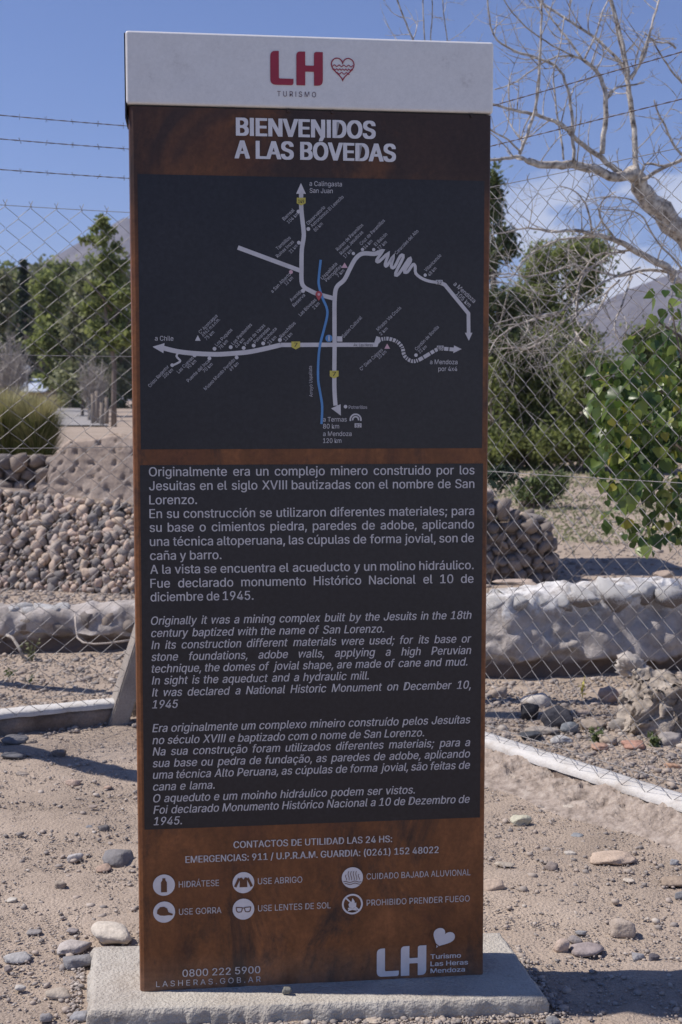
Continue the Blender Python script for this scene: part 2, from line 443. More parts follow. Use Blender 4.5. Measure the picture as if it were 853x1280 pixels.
# background belt
bt = [(-42, 350, 90, 100, 'rounded grey green crown'), (-4, 342, 86, 84, 'distant grey green crown cut by the left photo edge'), (26, 346, 92, 80, 'distant green crown directly behind the cypress'), (56, 338, 88, 84, 'distant crown behind the thick trunked tree'), (88, 334, 84, 80, 'distant grey crown above the far end of the road'), (116, 328, 90, 84, 'distant green crown behind the pale willow'), (146, 326, 86, 90, 'distant crown behind the forked pale trunk'), (190, 380, 88, 80, 'distant crown mostly hidden by the sign')]
for i, (px, top, Y, w, lab) in enumerate(bt):
    tree('broadleaf_tree', lab + ' in the far tree belt', px, 0, top, Y, w, mat_leaf_green if i % 3 else mat_leaf_grey, n=12000, leaf=0.20, seed=60 + i, crown0=0.02, taper=0.15, nblobs=30, group='distant belt of trees on the left')
tree('cypress_tree', 'tall narrow dark cypress behind the pale shed roof', 34, 0, 328, 62, 22, mat_leaf_dark, n=7000, leaf=0.14, seed=3, crown0=0.04, taper=0.45, nblobs=44, trunk_px=4, group='trees on the left beyond the fence')
tree('poplar_tree', 'grey green poplar cut by the left edge of the photo', 4, 0, 345, 55, 60, mat_leaf_grey, n=8000, leaf=0.11, seed=4, crown0=0.2, taper=0.3, nblobs=24, trunk_px=4, group='trees on the left beyond the fence')
tree('broadleaf_tree', 'full green tree with thick dark trunk beside the far road', 68, 0, 350, 52, 78, mat_leaf_green, n=13000, leaf=0.10, seed=5, crown0=0.22, taper=0.3, nblobs=30, trunk_px=9, group='trees on the left beyond the fence')
tree('willow_tree', 'pale twiggy willow right of the far road', 104, 0, 345, 44, 84, mat_leaf_grey, n=11000, leaf=0.085, seed=6, crown0=0.16, taper=0.35, nblobs=30, trunk_px=4, group='trees on the left beyond the fence')
t_near = tree('broadleaf_tree', 'tall green tree with forked pale trunk just left of the sign', 143, 0, 268, 30, 96, mat_leaf_green, n=6500, leaf=0.06, seed=12, crown0=0.34, taper=0.45, nblobs=17, blobs=[(133, 281, 9), (140, 292, 9), (124, 290, 7), (118, 303, 8), (108, 303, 5), (134, 305, 11), (148, 312, 10), (138, 325, 12), (152, 335, 14), (128, 338, 9), (146, 355, 15), (122, 362, 13), (158, 372, 18), (134, 380, 15), (112, 385, 12), (150, 400, 18), (124, 412, 15), (165, 420, 20), (140, 430, 12)], trunk_px=8, group='trees on the left beyond the fence')
# bare twiggy shrubs in front of them
def twiggy(name, label, px, Y, top_py, wpx, n, seed, mat, cat='shrub', lvl=2, r0=0.012, group=None, z0=None):
    x = (px - 426.5) / FPX * Y; z = gh(x, Y) if z0 is None else z0
    H = HC + (508 - top_py) / FPX * Y - z; rad = wpx / 2 / FPX * Y
    r = random.Random(seed); mb = MB()
    for i in range(n):
        a = r.uniform(0, 2 * pi); q = r.random() ** 0.5 * rad; h = H * r.uniform(0.55, 1.0) * (1 - 0.35 * q / rad)
        p0 = Vector((r.uniform(-1, 1) * rad * 0.3, r.uniform(-1, 1) * rad * 0.3, 0)); p2 = Vector((cos(a) * q, sin(a) * q, h))
        p1 = (p0 + p2) / 2 + Vector((r.uniform(-0.1, 0.1), r.uniform(-0.1, 0.1), 0)) * rad + Vector((-cos(a), -sin(a), 0)) * q * 0.2
        mb.tube([p0, p1, p2], [r0, r0 * 0.7, r0 * 0.25], 3, False)
        for k in range(lvl * 2):
            u = r.uniform(0.35, 0.95); b = p0.lerp(p2, u); L = h * r.uniform(0.1, 0.25)
            mb.tube([b, b + Vector((r.uniform(-1, 1), r.uniform(-1, 1), r.uniform(0.3, 1.3))).normalized() * L], [r0 * 0.5, r0 * 0.2], 3, False)
    me = mb.mesh(name); me.materials.append(mat)
    return tag(obj(name, me, None, None, (x, Y, z)), label, cat, group)
twiggy('bare_shrub', 'leafless grey shrub in front of the cypress by the shed', 14, 40, 398, 60, 170, 4, mat_bark_pale, r0=0.02, group='bare shrubs on the left')
twiggy('bare_shrub', 'leafless grey shrub beside the posts left of the sign', 118, 38, 425, 46, 120, 5, mat_bark_pale, r0=0.016, group='bare shrubs on the left')

# the shed, lamps and posts far left
sx = (22 - 426.5) / FPX * 60; sz = gh(sx, 60)
sh = thing('shed', 'low brick shed with a pale blue metal roof among the far trees', 'shed', (sx, 60, sz))
mb = MB(); mb.box(-1.4, 1.35, 0, 2.5, 0, 0.85); mb.build('wall', M('shed_brick', [(0.3, (0.16, 0.09, 0.07)), (0.7, (0.28, 0.18, 0.15))], scale=3), sh)
mb = MB(); mb.add([(-1.5, -0.5, 0.86), (1.45, -0.5, 0.86), (1.45, 2.8, 1.5), (-1.5, 2.8, 1.5), (-1.5, -0.5, 0.80), (1.45, -0.5, 0.80), (1.45, 2.8, 1.44), (-1.5, 2.8, 1.44)],
               [(0, 1, 2, 3), (7, 6, 5, 4), (0, 4, 5, 1), (1, 5, 6, 2), (2, 6, 7, 3), (3, 7, 4, 0)])
mb.build('roof', flat('pale_blue_roof', (0.50, 0.56, 0.66), 0.5), sh)
mb = MB(); mb.box(-0.6, -0.05, -0.03, 0.0, 0.0, 0.68); mb.build('door', flat('shed_door', (0.06, 0.05, 0.05)), sh)
mb = MB(); mb.box(0.4, 0.95, -0.03, 0.0, 0.3, 0.62); mb.build('window', flat('shed_window', (0.05, 0.06, 0.07), 0.2), sh)
m_lamp = flat('lamp_pole', (0.45, 0.44, 0.42)); m_globe = flat('white_globe', (0.75, 0.75, 0.74), 0.4)
for px, top, base, lab in ((36, 459, 505, 'thin white globe lamp post right of the shed roof'), (9, 473, 505, 'short white globe lamp post at the left edge')):
    Y = 45; x = (px - 426.5) / FPX * Y; z = gh(x, Y); H = HC + (508 - top) / FPX * Y - z
    l = thing('street_lamp', lab, 'street lamp', (x, Y, z), 0, 'globe lamps on the left')
    mb = MB(); mb.tube([(0, 0, 0), (0, 0, H - 0.1)], 0.035, 8); mb.build('pole', m_lamp, l)
    obj('lamp_globe', mesh_np('lamp_globe', ICO2[0] * 0.14, ICO2[1], True), m_globe, l, (0, 0, H - 0.08))
for i, (px, top, Y, lab) in enumerate(((117, 492, 33, 'weathered timber post, first of four beside the road'), (122, 489, 33.6, 'weathered timber post, second of four beside the road'), (128, 503, 31, 'short dark timber post beside the road'), (134, 497, 34, 'weathered timber post nearest the forked tree'))):
    x = (px - 426.5) / FPX * Y; z = gh(x, Y); H = HC + (508 - top) / FPX * Y - z
    mb = MB(); mb.tube([(0, 0, -0.1), (0.02, 0, H * 0.5), (0.01, 0.02, H)], [0.06, 0.055, 0.05], 8)
    tag(obj('timber_post', mb.mesh('timber_post', True), mat_wood, None, (x, Y, z)), lab, 'post', 'timber posts beside the road')

# ------------------------------------------------------------------ grasses
def blades(name, x, y, z, n, h, spread, seed, mat, w=0.006, droop=0.6, parent=None):
    r = np.random.default_rng(seed); a = r.uniform(0, 2 * pi, n); q = r.random(n) ** 0.6 * spread * 0.25
    H = h * r.uniform(0.5, 1.0, n); out = spread * r.uniform(0.15, 1, n); V = []; seg = 5
    dx, dy = np.cos(a), np.sin(a); px_, py_ = -dy, dx
    for k in range(seg):
        t = k / (seg - 1)
        cx = x + dx * (q + out * t ** 1.6); cy = y + dy * (q + out * t ** 1.6)
        cz = z + H * (t * (1 + droop * 0.5) - droop * 0.75 * t ** 3)
        ww = w * (1 - t * 0.85)
        V.append(np.stack([cx - px_ * ww, cy - py_ * ww, cz], -1)); V.append(np.stack([cx + px_ * ww, cy + py_ * ww, cz], -1))
    V = np.stack(V, 1).reshape(-1, 3); base = np.arange(n)[:, None] * (2 * seg)
    f = np.concatenate([np.stack([base[:, 0] + 2 * k, base[:, 0] + 2 * k + 1, base[:, 0] + 2 * k + 3, base[:, 0] + 2 * k + 2], -1) for k in range(seg - 1)])
    return obj(name, mesh_np(name, V, f), mat, parent)
def P(px, py, Y): return aty(px, py, Y)
for (px, Y, h, sp, lab, sd) in ((6, 14.6, 1.20, 0.75, 'large clump of tall green pampas grass behind the cobble wall', 1), (46, 14.2, 1.05, 0.40, 'darker pampas grass clump beside the adobe block', 2)):
    x = (px - 426.5) / FPX * Y; z = gh(x, Y)
    g = thing('pampas_grass', lab, 'plant', (x, Y, z), 0, 'pampas grass clumps')
    blades('green_blades', 0, 0, 0, 2600, h, sp, sd, mat_grass_green, 0.006, 0.75, g)
    blades('dry_blades', 0, 0, 0.06, 2600, h * 1.12, sp * 0.95, sd + 9, mat_grass_dry, 0.005, 0.6, g)

# ------------------------------------------------------------------ displaced wall helper
def wall_mesh(name, path, thick, heights, mat, res=0.03, amp=0.03, freq=4.0, batter=0.0, base=0.0, round_top=0.5, seed=0.0, amp2=0.01, freq2=16.0, parent=None, topvar=0.0, under=0.0):
    """swept wall: path = front foot line [(x, y)], thickness to the back, rounded rough section"""
    pts = [Vector((p[0], p[1])) for p in path]; L = [0]
    for i in range(1, len(pts)): L.append(L[-1] + (pts[i] - pts[i - 1]).length)
    n = max(4, int(L[-1] / res)); V = []; hs = heights
    per = None
    for i in range(n + 1):
        s = L[-1] * i / n
        x = np.interp(s, L, [p.x for p in pts]); y = np.interp(s, L, [p.y for p in pts])
        x2 = np.interp(s + 0.05, L, [p.x for p in pts]); y2 = np.interp(s + 0.05, L, [p.y for p in pts])
        x1 = np.interp(s - 0.05, L, [p.x for p in pts]); y1 = np.interp(s - 0.05, L, [p.y for p in pts])
        d = Vector((x2 - x1, y2 - y1)).normalized(); nb = Vector((-d.y, d.x))     # towards the back
        h = np.interp(s, [L[-1] * k / (len(hs) - 1) for k in range(len(hs))], hs)
        h += topvar * noise.noise(Vector((s * 2.3, seed, 1.7)))
        c = min(h, thick) * 0.5 * round_top
        sec = []
        m1 = max(3, int(max(heights) / res)); m2 = max(3, int(thick / res))
        for k in range(m1): t = k / m1; sec.append((batter * h * t + (under * (1 + 0.5 * noise.noise(Vector((s * 5, 1, seed)))) if (h - c) * t < 0.095 + 0.05 * noise.noise(Vector((s * 3.5, 9, seed))) else 0), base + (h - c - 0) * t))
        for k in range(4): a = pi / 2 * k / 4; sec.append((batter * h + c - c * cos(a), base + h - c + c * sin(a)))
        for k in range(m2): t = k / m2; sec.append((batter * h + c + (thick - 2 * c) * t, base + h))
        for k in range(4): a = pi / 2 * k / 4; sec.append((batter * h + thick - c + c * sin(a), base + h - c + c * cos(a)))
        for k in range(m1 + 1): t = k / m1; sec.append((batter * h + thick, base + (h - c) * (1 - t)))
        per = len(sec)
        for (o, z) in sec:
            p = Vector((x, y, 0)) + Vector((nb.x, nb.y, 0)) * o + Vector((0, 0, z))
            q = p * freq + Vector((seed, seed, 0))
            dv = Vector((noise.noise(q), noise.noise(q + Vector((31, 7, 3))), noise.noise(q + Vector((5, 41, 9))))) * amp
            q2 = p * freq2
            dv += Vector((noise.noise(q2), noise.noise(q2 + Vector((13, 7, 3))), noise.noise(q2 + Vector((5, 11, 9))))) * amp2
            if z <= base + 1e-6: dv.z = -0.03
            V.append(p + dv)
    F = []
    for i in range(n):
        for k in range(per - 1):
            a = i * per + k; F.append((a, a + per, a + per + 1, a + 1))
    me = bpy.data.meshes.new(name)
    e0 = tuple(range(per)); e1 = tuple(n * per + k for k in range(per))[::-1]
    me.from_pydata([tuple(v) for v in V], [], F + [e0, e1]); me.polygons.foreach_set('use_smooth', np.ones(len(me.polygons), bool)); me.update()
    me.materials.append(mat)
    return obj(name, me, None, parent)

# ------------------------------------------------------------------ cobble retaining wall (left), adobe block, rear wall
def cobble_wall():
    t = thing('cobble_wall', 'sunlit retaining wall of small rounded river cobbles, left of the sign', 'wall', (-1.8, 9.8, 0))
    a = Vector((-3.6, 10.25, 0)); b = Vector((-0.5, 9.25, 0)); d = (b - a).normalized(); nb = Vector((-d.y, d.x, 0))
    L = (b - a).length; H = 0.63; run = 0.42
    def at(s, h):
        f = 1.22 - 0.36 * s / L                                # the crest sinks towards the right
        return a + d * s + nb * (run * h / H) + Vector((0, 0, h * f))
    # mud core
    V = []; F = []; nx, nz = 60, 14
    for j in range(nz + 1):
        for i in range(nx + 1):
            h = H * j / nz; p = at(L * i / nx, h) + nb * 0.035; p.z += 0.02 * noise.noise(p * 3); V.append(p - t.location)
    for i in range(nx + 1):
        p = at(L * i / nx, H) + nb * 0.35; p.z += 0.02 * noise.noise(p * 3) + 0.0; V.append(p - t.location)
    for j in range(nz + 1):
        for i in range(nx):
            q = j * (nx + 1) + i; F.append((q, q + 1, q + nx + 2, q + nx + 1))
    obj('mud_core', mesh_np('mud_core', V, F, True), mat_mud, t)
    r = random.Random(5); cand = []; row = 0; h = 0.02
    while h < H + 0.01:
        s = r.uniform(0, 0.05)
        while s < L:
            p = at(s, h); size = 0.016 + 0.034 * r.random() ** 1.6 + (0.012 if r.random() < 0.08 else 0)
            cand.append((p + nb * r.uniform(-0.022, 0.012) + d * r.uniform(-0.008, 0.008) + Vector((0, 0, r.uniform(-0.008, 0.008))), size)); s += size * 1.75
        h += 0.038
    vis = [c for c in cand if -25 < 426.5 + FPX * c[0].x / c[0].y < 172]
    vis.sort(key=lambda c: -c[1]); vis = vis[:300]; ids = set(id(c) for c in vis)
    for c in vis:
        p, s = c
        obj('cobble', r.choice(COB), None, t, tuple(p - t.location), (r.uniform(0, 6), r.uniform(0, 6), r.uniform(0, 6)), (s * r.uniform(0.95, 1.45), s * r.uniform(0.8, 1.1), s * r.uniform(0.65, 1)))
    VV = []; FF = []; off = 0
    for c in cand:
        if id(c) in ids: continue
        p, s = c; v = rock_v(ICO1[0], r.randint(0, 99999), 0.3, 0.2, 0, 2) * s
        VV.append(v + np.array(p - t.location)); FF.append(ICO1[1] + off); off += len(v)
    o = obj('more_cobbles', mesh_np('more_cobbles', np.concatenate(VV), np.concatenate(FF), True), mat_cobble, t); struct(o, 'stuff')
cobble_wall()

def rough_solid(name, X0, X1, Y0, Y1, Z0, prof, mat, res, amp, freq, seed, holes=0.0, parent=None):
    """eroded block: front outline height from profile prof(u) -> z top"""
    nx = int((X1 - X0) / res); nz = int(max(prof(k / 20) for k in range(21)) / res) + 1; ny = int((Y1 - Y0) / res)
    bm = bmesh.new(); V = {}
    def key(i, j, k): return (i, j, k)
    def vert(i, j, k):
        if (i, j, k) in V: return V[(i, j, k)]
        u = i / nx; top = prof(u)
        p = Vector((X0 + (X1 - X0) * u, Y0 + (Y1 - Y0) * j / ny, Z0 + top * k / nz))
        q = p * freq + Vector((seed, 0, 0))
        n3 = Vector((noise.noise(q), noise.noise(q + Vector((31, 7, 3))), noise.noise(q + Vector((5, 41, 9)))))
        q3 = p * freq * 3.1; q4 = p * freq * 8
        dd = n3 * amp + Vector((noise.noise(q3), noise.noise(q3 + Vector((7, 1, 4))), noise.noise(q3 + Vector((1, 9, 2))))) * amp * 0.55 + Vector((noise.noise(q4), noise.noise(q4 + Vector((7, 1, 4))), noise.noise(q4 + Vector((1, 9, 2))))) * amp * 0.3
        if holes and j == 0:
            hcell = noise.noise(p * 19 + Vector((seed, 3, 0)))
            if hcell > 0.36: dd += Vector((0, 1, 0)) * holes * min(1, (hcell - 0.36) * 9)
        edge = (i in (0, nx)) + (j in (0, ny)) + (k == nz)
        c = Vector(((X0 + X1) / 2, (Y0 + Y1) / 2, Z0 + top * 0.4))
        if edge >= 2: p = p.lerp(c, 0.05)
        V[(i, j, k)] = bm.verts.new(p + dd); return V[(i, j, k)]
    for i in range(nx):
        for k in range(nz):
            bm.faces.new((vert(i, 0, k), vert(i + 1, 0, k), vert(i + 1, 0, k + 1), vert(i, 0, k + 1)))
            bm.faces.new((vert(i, ny, k + 1), vert(i + 1, ny, k + 1), vert(i + 1, ny, k), vert(i, ny, k)))
    for j in range(ny):
        for k in range(nz):
            bm.faces.new((vert(0, j + 1, k), vert(0, j, k), vert(0, j, k + 1), vert(0, j + 1, k + 1)))
            bm.faces.new((vert(nx, j, k), vert(nx, j + 1, k), vert(nx, j + 1, k + 1), vert(nx, j, k + 1)))
    for i in range(nx):
        for j in range(ny):
            bm.faces.new((vert(i, j, nz), vert(i + 1, j, nz), vert(i + 1, j + 1, nz), vert(i, j + 1, nz)))
    me = bpy.data.meshes.new(name); bm.to_mesh(me); bm.free()
    me.polygons.foreach_set('use_smooth', np.ones(len(me.polygons), bool)); me.materials.append(mat)
    return obj(name, me, None, parent)
def adobe_prof(u):
    pts_u = [0, 0.04, 0.10, 0.13, 0.19, 0.30, 0.42, 0.55, 0.70, 0.85, 1.0]
    pts_z = [0.20, 0.27, 0.36, 0.54, 0.64, 0.67, 0.71, 0.68, 0.66, 0.60, 0.45]
    return float(np.interp(u, pts_u, pts_z))
ad = rough_solid('adobe_block', 0, 1.9, 0, 0.7, 0.0, adobe_prof, mat_adobe, 0.018, 0.013, 3.5, 4.0, holes=0.03)
ad.location = (-2.62, 10.62, 0.50); ad.rotation_euler = (radians(-9), 0, radians(-21))
tag(ad, 'eroded pitted adobe wall block standing above the cobble wall', 'adobe wall')

# dark low wall of bigger stones at the far left
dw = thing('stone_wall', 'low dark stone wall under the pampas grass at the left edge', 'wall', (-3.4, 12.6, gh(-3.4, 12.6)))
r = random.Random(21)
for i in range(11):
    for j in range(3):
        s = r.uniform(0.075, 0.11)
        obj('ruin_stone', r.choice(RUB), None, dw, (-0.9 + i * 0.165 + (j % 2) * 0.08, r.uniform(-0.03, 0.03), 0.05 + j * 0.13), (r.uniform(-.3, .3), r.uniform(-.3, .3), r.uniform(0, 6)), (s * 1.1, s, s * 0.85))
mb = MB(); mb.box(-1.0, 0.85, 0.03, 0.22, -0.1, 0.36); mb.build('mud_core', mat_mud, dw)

# ------------------------------------------------------------------ ruin wall right of the sign (mostly shaded)
def ruin_right():
    t = thing('stone_wall', 'crumbling stepped stone ruin wall in shade, right of the sign', 'wall', (1.2, 10.2, 0))
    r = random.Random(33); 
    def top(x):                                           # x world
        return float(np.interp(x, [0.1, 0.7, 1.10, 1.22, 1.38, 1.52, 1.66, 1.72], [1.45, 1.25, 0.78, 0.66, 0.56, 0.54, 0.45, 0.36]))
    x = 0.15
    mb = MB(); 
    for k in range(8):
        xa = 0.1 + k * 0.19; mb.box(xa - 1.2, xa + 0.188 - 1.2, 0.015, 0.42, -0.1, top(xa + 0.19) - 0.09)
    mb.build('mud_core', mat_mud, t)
    n = 0
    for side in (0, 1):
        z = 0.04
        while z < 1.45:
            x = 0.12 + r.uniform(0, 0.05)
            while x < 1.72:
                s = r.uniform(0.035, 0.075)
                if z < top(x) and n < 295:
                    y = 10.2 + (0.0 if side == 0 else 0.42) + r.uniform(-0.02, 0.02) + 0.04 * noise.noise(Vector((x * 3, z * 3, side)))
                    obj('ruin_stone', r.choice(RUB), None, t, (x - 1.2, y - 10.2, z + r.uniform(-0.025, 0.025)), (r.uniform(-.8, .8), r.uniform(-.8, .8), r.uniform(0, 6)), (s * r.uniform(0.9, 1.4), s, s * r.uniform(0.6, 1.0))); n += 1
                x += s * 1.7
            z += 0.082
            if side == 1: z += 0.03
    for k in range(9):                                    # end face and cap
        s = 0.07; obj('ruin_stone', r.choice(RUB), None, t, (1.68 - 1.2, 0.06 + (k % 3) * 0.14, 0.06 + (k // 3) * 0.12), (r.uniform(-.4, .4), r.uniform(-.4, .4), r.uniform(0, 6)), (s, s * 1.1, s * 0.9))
    for x_ in np.arange(0.25, 1.66, 0.10):
        s = 0.062; obj('cap_stone', r.choice(COB), None, t, (x_ - 1.2, 0.2 + r.uniform(-0.05, 0.05), top(x_) - 0.02), (0, 0, r.uniform(0, 6)), (s * 1.4, s * 1.6, s * 0.7))
ruin_right()
def vault():
    # unseen adobe vault, added behind the sign to shade the ground to the right
    t = thing('shadow_vault', 'unseen adobe vault added behind the sign to shade the ground to its right', 'building', (0.15, 10.75, 0))
    V = []; F = []; n = 26; prof = [(-0.95, 0)] + [(-0.95 * cos(pi * k / n), 2.3 + 0.9 * sin(pi * k / n)) for k in range(n + 1)] + [(0.95, 0)]; m = len(prof); ny = 14
    for j in range(ny + 1):
        for x, z in prof:
            p = Vector((x, 1.25 * j / ny, z)); q = p * 3
            V.append(p + Vector((noise.noise(q), noise.noise(q + Vector((3, 7, 1))), noise.noise(q + Vector((9, 2, 4))))) * 0.04)
    for j in range(ny):
        for k in range(m - 1): a = j * m + k; F.append((a, a + m, a + m + 1, a + 1))
    F += [tuple(range(m)), tuple(ny * m + k for k in range(m))[::-1]]
    me = bpy.data.meshes.new('shell'); me.from_pydata([tuple(v) for v in V], [], F); me.update(); me.materials.append(mat_adobe); obj('shell', me, None, t)
    mb = MB(); mb.box(-0.28, 0.28, -0.06, 0.0, 0.0, 1.25); mb.build('door', mat_wood, t)
vault()

# ------------------------------------------------------------------ low whitewashed wall
def whitewash_mat():
    m = bpy.data.materials.new('whitewashed_render'); t, N, L = nodes(m); b = N['Principled BSDF']
    b.inputs['Roughness'].default_value = 0.9; b.inputs['Specular IOR Level'].default_value = 0.15
    tcn = N.new('ShaderNodeTexCoord'); sp = N.new('ShaderNodeSeparateXYZ'); L.new(tcn.outputs['Object'], sp.inputs[0])
    def nz(s, d=6, r=0.6):
        n = N.new('ShaderNodeTexNoise'); n.inputs['Scale'].default_value = s; n.inputs['Detail'].default_value = d; n.inputs['Roughness'].default_value = r
        L.new(tcn.outputs['Object'], n.inputs['Vector']); return n.outputs['Fac']
    def mm(op, a, b_=None):
        n = N.new('ShaderNodeMath'); n.operation = op
        for i, v in enumerate((a, b_)):
            if v is None: continue
            if isinstance(v, (int, float)): n.inputs[i].default_value = v
            else: L.new(v, n.inputs[i])
        return n.outputs[0]
    hgt = mm('ADD', mm('MULTIPLY', sp.outputs['Z'], 5.5), mm('MULTIPLY', nz(8, 9, 0.72), 2.4))   # paint slopped over the top courses
    mr = N.new('ShaderNodeMapRange'); L.new(hgt, mr.inputs['Value']); mr.inputs['From Min'].default_value = 2.98; mr.inputs['From Max'].default_value = 3.16
    patch = N.new('ShaderNodeMapRange'); L.new(nz(3.3, 8, 0.65), patch.inputs['Value']); patch.inputs['From Min'].default_value = 0.60; patch.inputs['From Max'].default_value = 0.66
    fac = mm('MAXIMUM', mm('MULTIPLY', mr.outputs[0], 0.95), mm('MULTIPLY', patch.outputs[0], 0.30))
    cr = N.new('ShaderNodeValToRGB'); L.new(nz(9, 9, 0.75), cr.inputs['Fac'])
    e = cr.color_ramp.elements; e[0].position = 0.3; e[0].color = (0.25, 0.215, 0.19, 1); e[1].position = 0.66; e[1].color = (0.52, 0.48, 0.455, 1)
    x = e.new(0.5); x.color = (0.42, 0.38, 0.35, 1)
    wr = N.new('ShaderNodeValToRGB'); L.new(nz(12, 6, 0.7), wr.inputs['Fac'])
    e = wr.color_ramp.elements; e[0].position = 0.36; e[0].color = (0.34, 0.31, 0.285, 1); e[1].position = 0.56; e[1].color = (0.72, 0.71, 0.695, 1)
    mx = N.new('ShaderNodeMixRGB'); L.new(fac, mx.inputs['Fac']); L.new(cr.outputs[0], mx.inputs['Color1']); L.new(wr.outputs[0], mx.inputs['Color2'])
    ft = N.new('ShaderNodeMapRange'); L.new(mm('ADD', sp.outputs['Z'], mm('MULTIPLY', nz(5, 6), 0.10)), ft.inputs['Value']); ft.inputs['From Min'].default_value = 0.150; ft.inputs['From Max'].default_value = 0.120
    fx = N.new('ShaderNodeMixRGB'); fx.inputs['Color2'].default_value = (0.17, 0.13, 0.105, 1); L.new(ft.outputs[0], fx.inputs['Fac']); L.new(mx.outputs[0], fx.inputs['Color1'])   # bare earth footing
    L.new(fx.outputs[0], b.inputs['Base Color'])
    bp = N.new('ShaderNodeBump'); bp.inputs['Strength'].default_value = 0.8; bp.inputs['Distance'].default_value = 0.02; L.new(nz(26, 9, 0.7), bp.inputs['Height']); L.new(bp.outputs[0], b.inputs['Normal'])
    return m
mat_ww = whitewash_mat()
def capstone_mat():
    m = M('whitewashed_stone', [(0.3, (0.20, 0.17, 0.15)), (0.5, (0.34, 0.29, 0.255)), (0.7, (0.42, 0.37, 0.33))], scale=14, rough=0.9, bump=0.9, bscale=50, fine=0.15)
    t, N, L = nodes(m); b = N['Principled BSDF']; old = b.inputs['Base Color'].links[0].from_socket
    tcn = N.new('ShaderNodeTexCoord'); sp = N.new('ShaderNodeSeparateXYZ'); L.new(tcn.outputs['Generated'], sp.inputs[0])
    n = N.new('ShaderNodeTexNoise'); n.inputs['Scale'].default_value = 9; n.inputs['Detail'].default_value = 9; n.inputs['Roughness'].default_value = 0.7; L.new(tcn.outputs['Object'], n.inputs['Vector'])
    oi = N.new('ShaderNodeObjectInfo')
    a = N.new('ShaderNodeMath'); a.operation = 'MULTIPLY_ADD'; a.inputs[1].default_value = 1.3; L.new(n.outputs['Fac'], a.inputs[0]); L.new(sp.outputs['Z'], a.inputs[2])
    a2 = N.new('ShaderNodeMath'); a2.operation = 'MULTIPLY_ADD'; a2.inputs[1].default_value = -0.5; L.new(oi.outputs['Random'], a2.inputs[0]); L.new(a.outputs[0], a2.inputs[2])
    r_ = N.new('ShaderNodeMapRange'); r_.inputs['From Min'].default_value = 0.70; r_.inputs['From Max'].default_value = 0.86; L.new(a2.outputs[0], r_.inputs['Value'])
    mx = N.new('ShaderNodeMixRGB'); mx.inputs['Color2'].default_value = (0.68, 0.665, 0.645, 1); L.new(r_.outputs[0], mx.inputs['Fac']); L.new(old, mx.inputs['Color1']); L.new(mx.outputs[0], b.inputs['Base Color'])
    return m
mat_cap_stone = capstone_mat()
ww = thing('low_wall', 'long low rough stone wall with whitewashed top behind the fence', 'wall', (0, 7, 0))
wb = wall_mesh('wall_body', [(-3.9, 6.95), (-1.95, 7.26), (-1.25, 7.35), (-0.4, 7.2), (0.5, 6.62), (0.85, 6.52), (1.6, 6.68), (3.4, 7.0)], 0.30, [0.25, 0.25, 0.25, 0.27, 0.35, 0.41, 0.45, 0.44, 0.43], mat_ww, 0.016, 0.028, 5.0, 0.24, 0, 0.45, 2.0, 0.026, 13.0, topvar=0.05, under=0.05)
wb.parent = ww; wb.location = (0, -7, 0)
r = random.Random(8)
capst = []
for s in range(5):
    me = mesh_np('capstone', rock_v(ICO3[0], 70 + s, 0.34, 0.5, 0.12, 5), ICO3[1], True); me.materials.append(mat_cap_stone); capst.append(me)
def wwy(x): return float(np.interp(x, [-3.9, -1.95, -1.25, -0.4, 0.5, 0.85, 1.6, 3.4], [6.95, 7.26, 7.35, 7.2, 6.62, 6.52, 6.68, 7.0]))
def wwz(x): return float(np.interp(x, [-3.9, -1.25, 0.5, 1.6, 3.4], [0.25, 0.25, 0.42, 0.45, 0.43]))
x = -2.3
while x < 2.3:
    s = r.uniform(0.055, 0.105) * (0.8 if x < 0 else 1)
    if (x < -1.0 and r.random() < 0.6) or x > 0.55:
        obj('capstone', r.choice(capst), None, ww, (x + 0.03, wwy(x) + r.uniform(0.26, 0.31) - 7, wwz(x) - r.uniform(0.02, 0.04)), (r.uniform(-.3, .3), r.uniform(-.3, .3), r.uniform(-.3, .3)), (s * 1.1, s, s * 0.5))
        obj('capstone', r.choice(capst), None, ww, (x, wwy(x) + r.uniform(0.13, 0.17) - 7, wwz(x) - r.uniform(0.035, 0.065)), (r.uniform(-.3, .3), r.uniform(-.3, .3), r.uniform(-.3, .3)), (s * r.uniform(0.9, 1.15), s * 0.95, s * r.uniform(0.6, 0.85)))
    x += s * 1.7
# bulging stones in the face, smeared with render
for (px, py, w, h) in ((27, 783, 32, 26), (72, 790, 44, 30), (105, 780, 22, 30), (133, 783, 30, 30), (157, 785, 20, 26)):
    Y = wwy((px - 426.5) / FPX * 7) - 0.01; p = aty(px, py, Y); sc = Y / FPX / 2
    obj('face_stone', r.choice(RUB), None, ww, (p.x, p.y + 0.10 - 7, p.z), (0, 0, r.uniform(-.2, .2)), (w * sc, 0.07, h * sc))
tag(ground_stone(646, 732, 60, 12, (0.42, 0.34, 0.28), '', z=0.42, angular=0.6), 'flat pinkish slab lying on top of the low wall beside the sign', 'stone', 'stones on the low wall')
tag(ground_stone(832, 722, 28, 16, (0.34, 0.27, 0.22), '', z=0.45, angular=0.5), 'brown stone on the low wall near the right edge', 'stone', 'stones on the low wall')

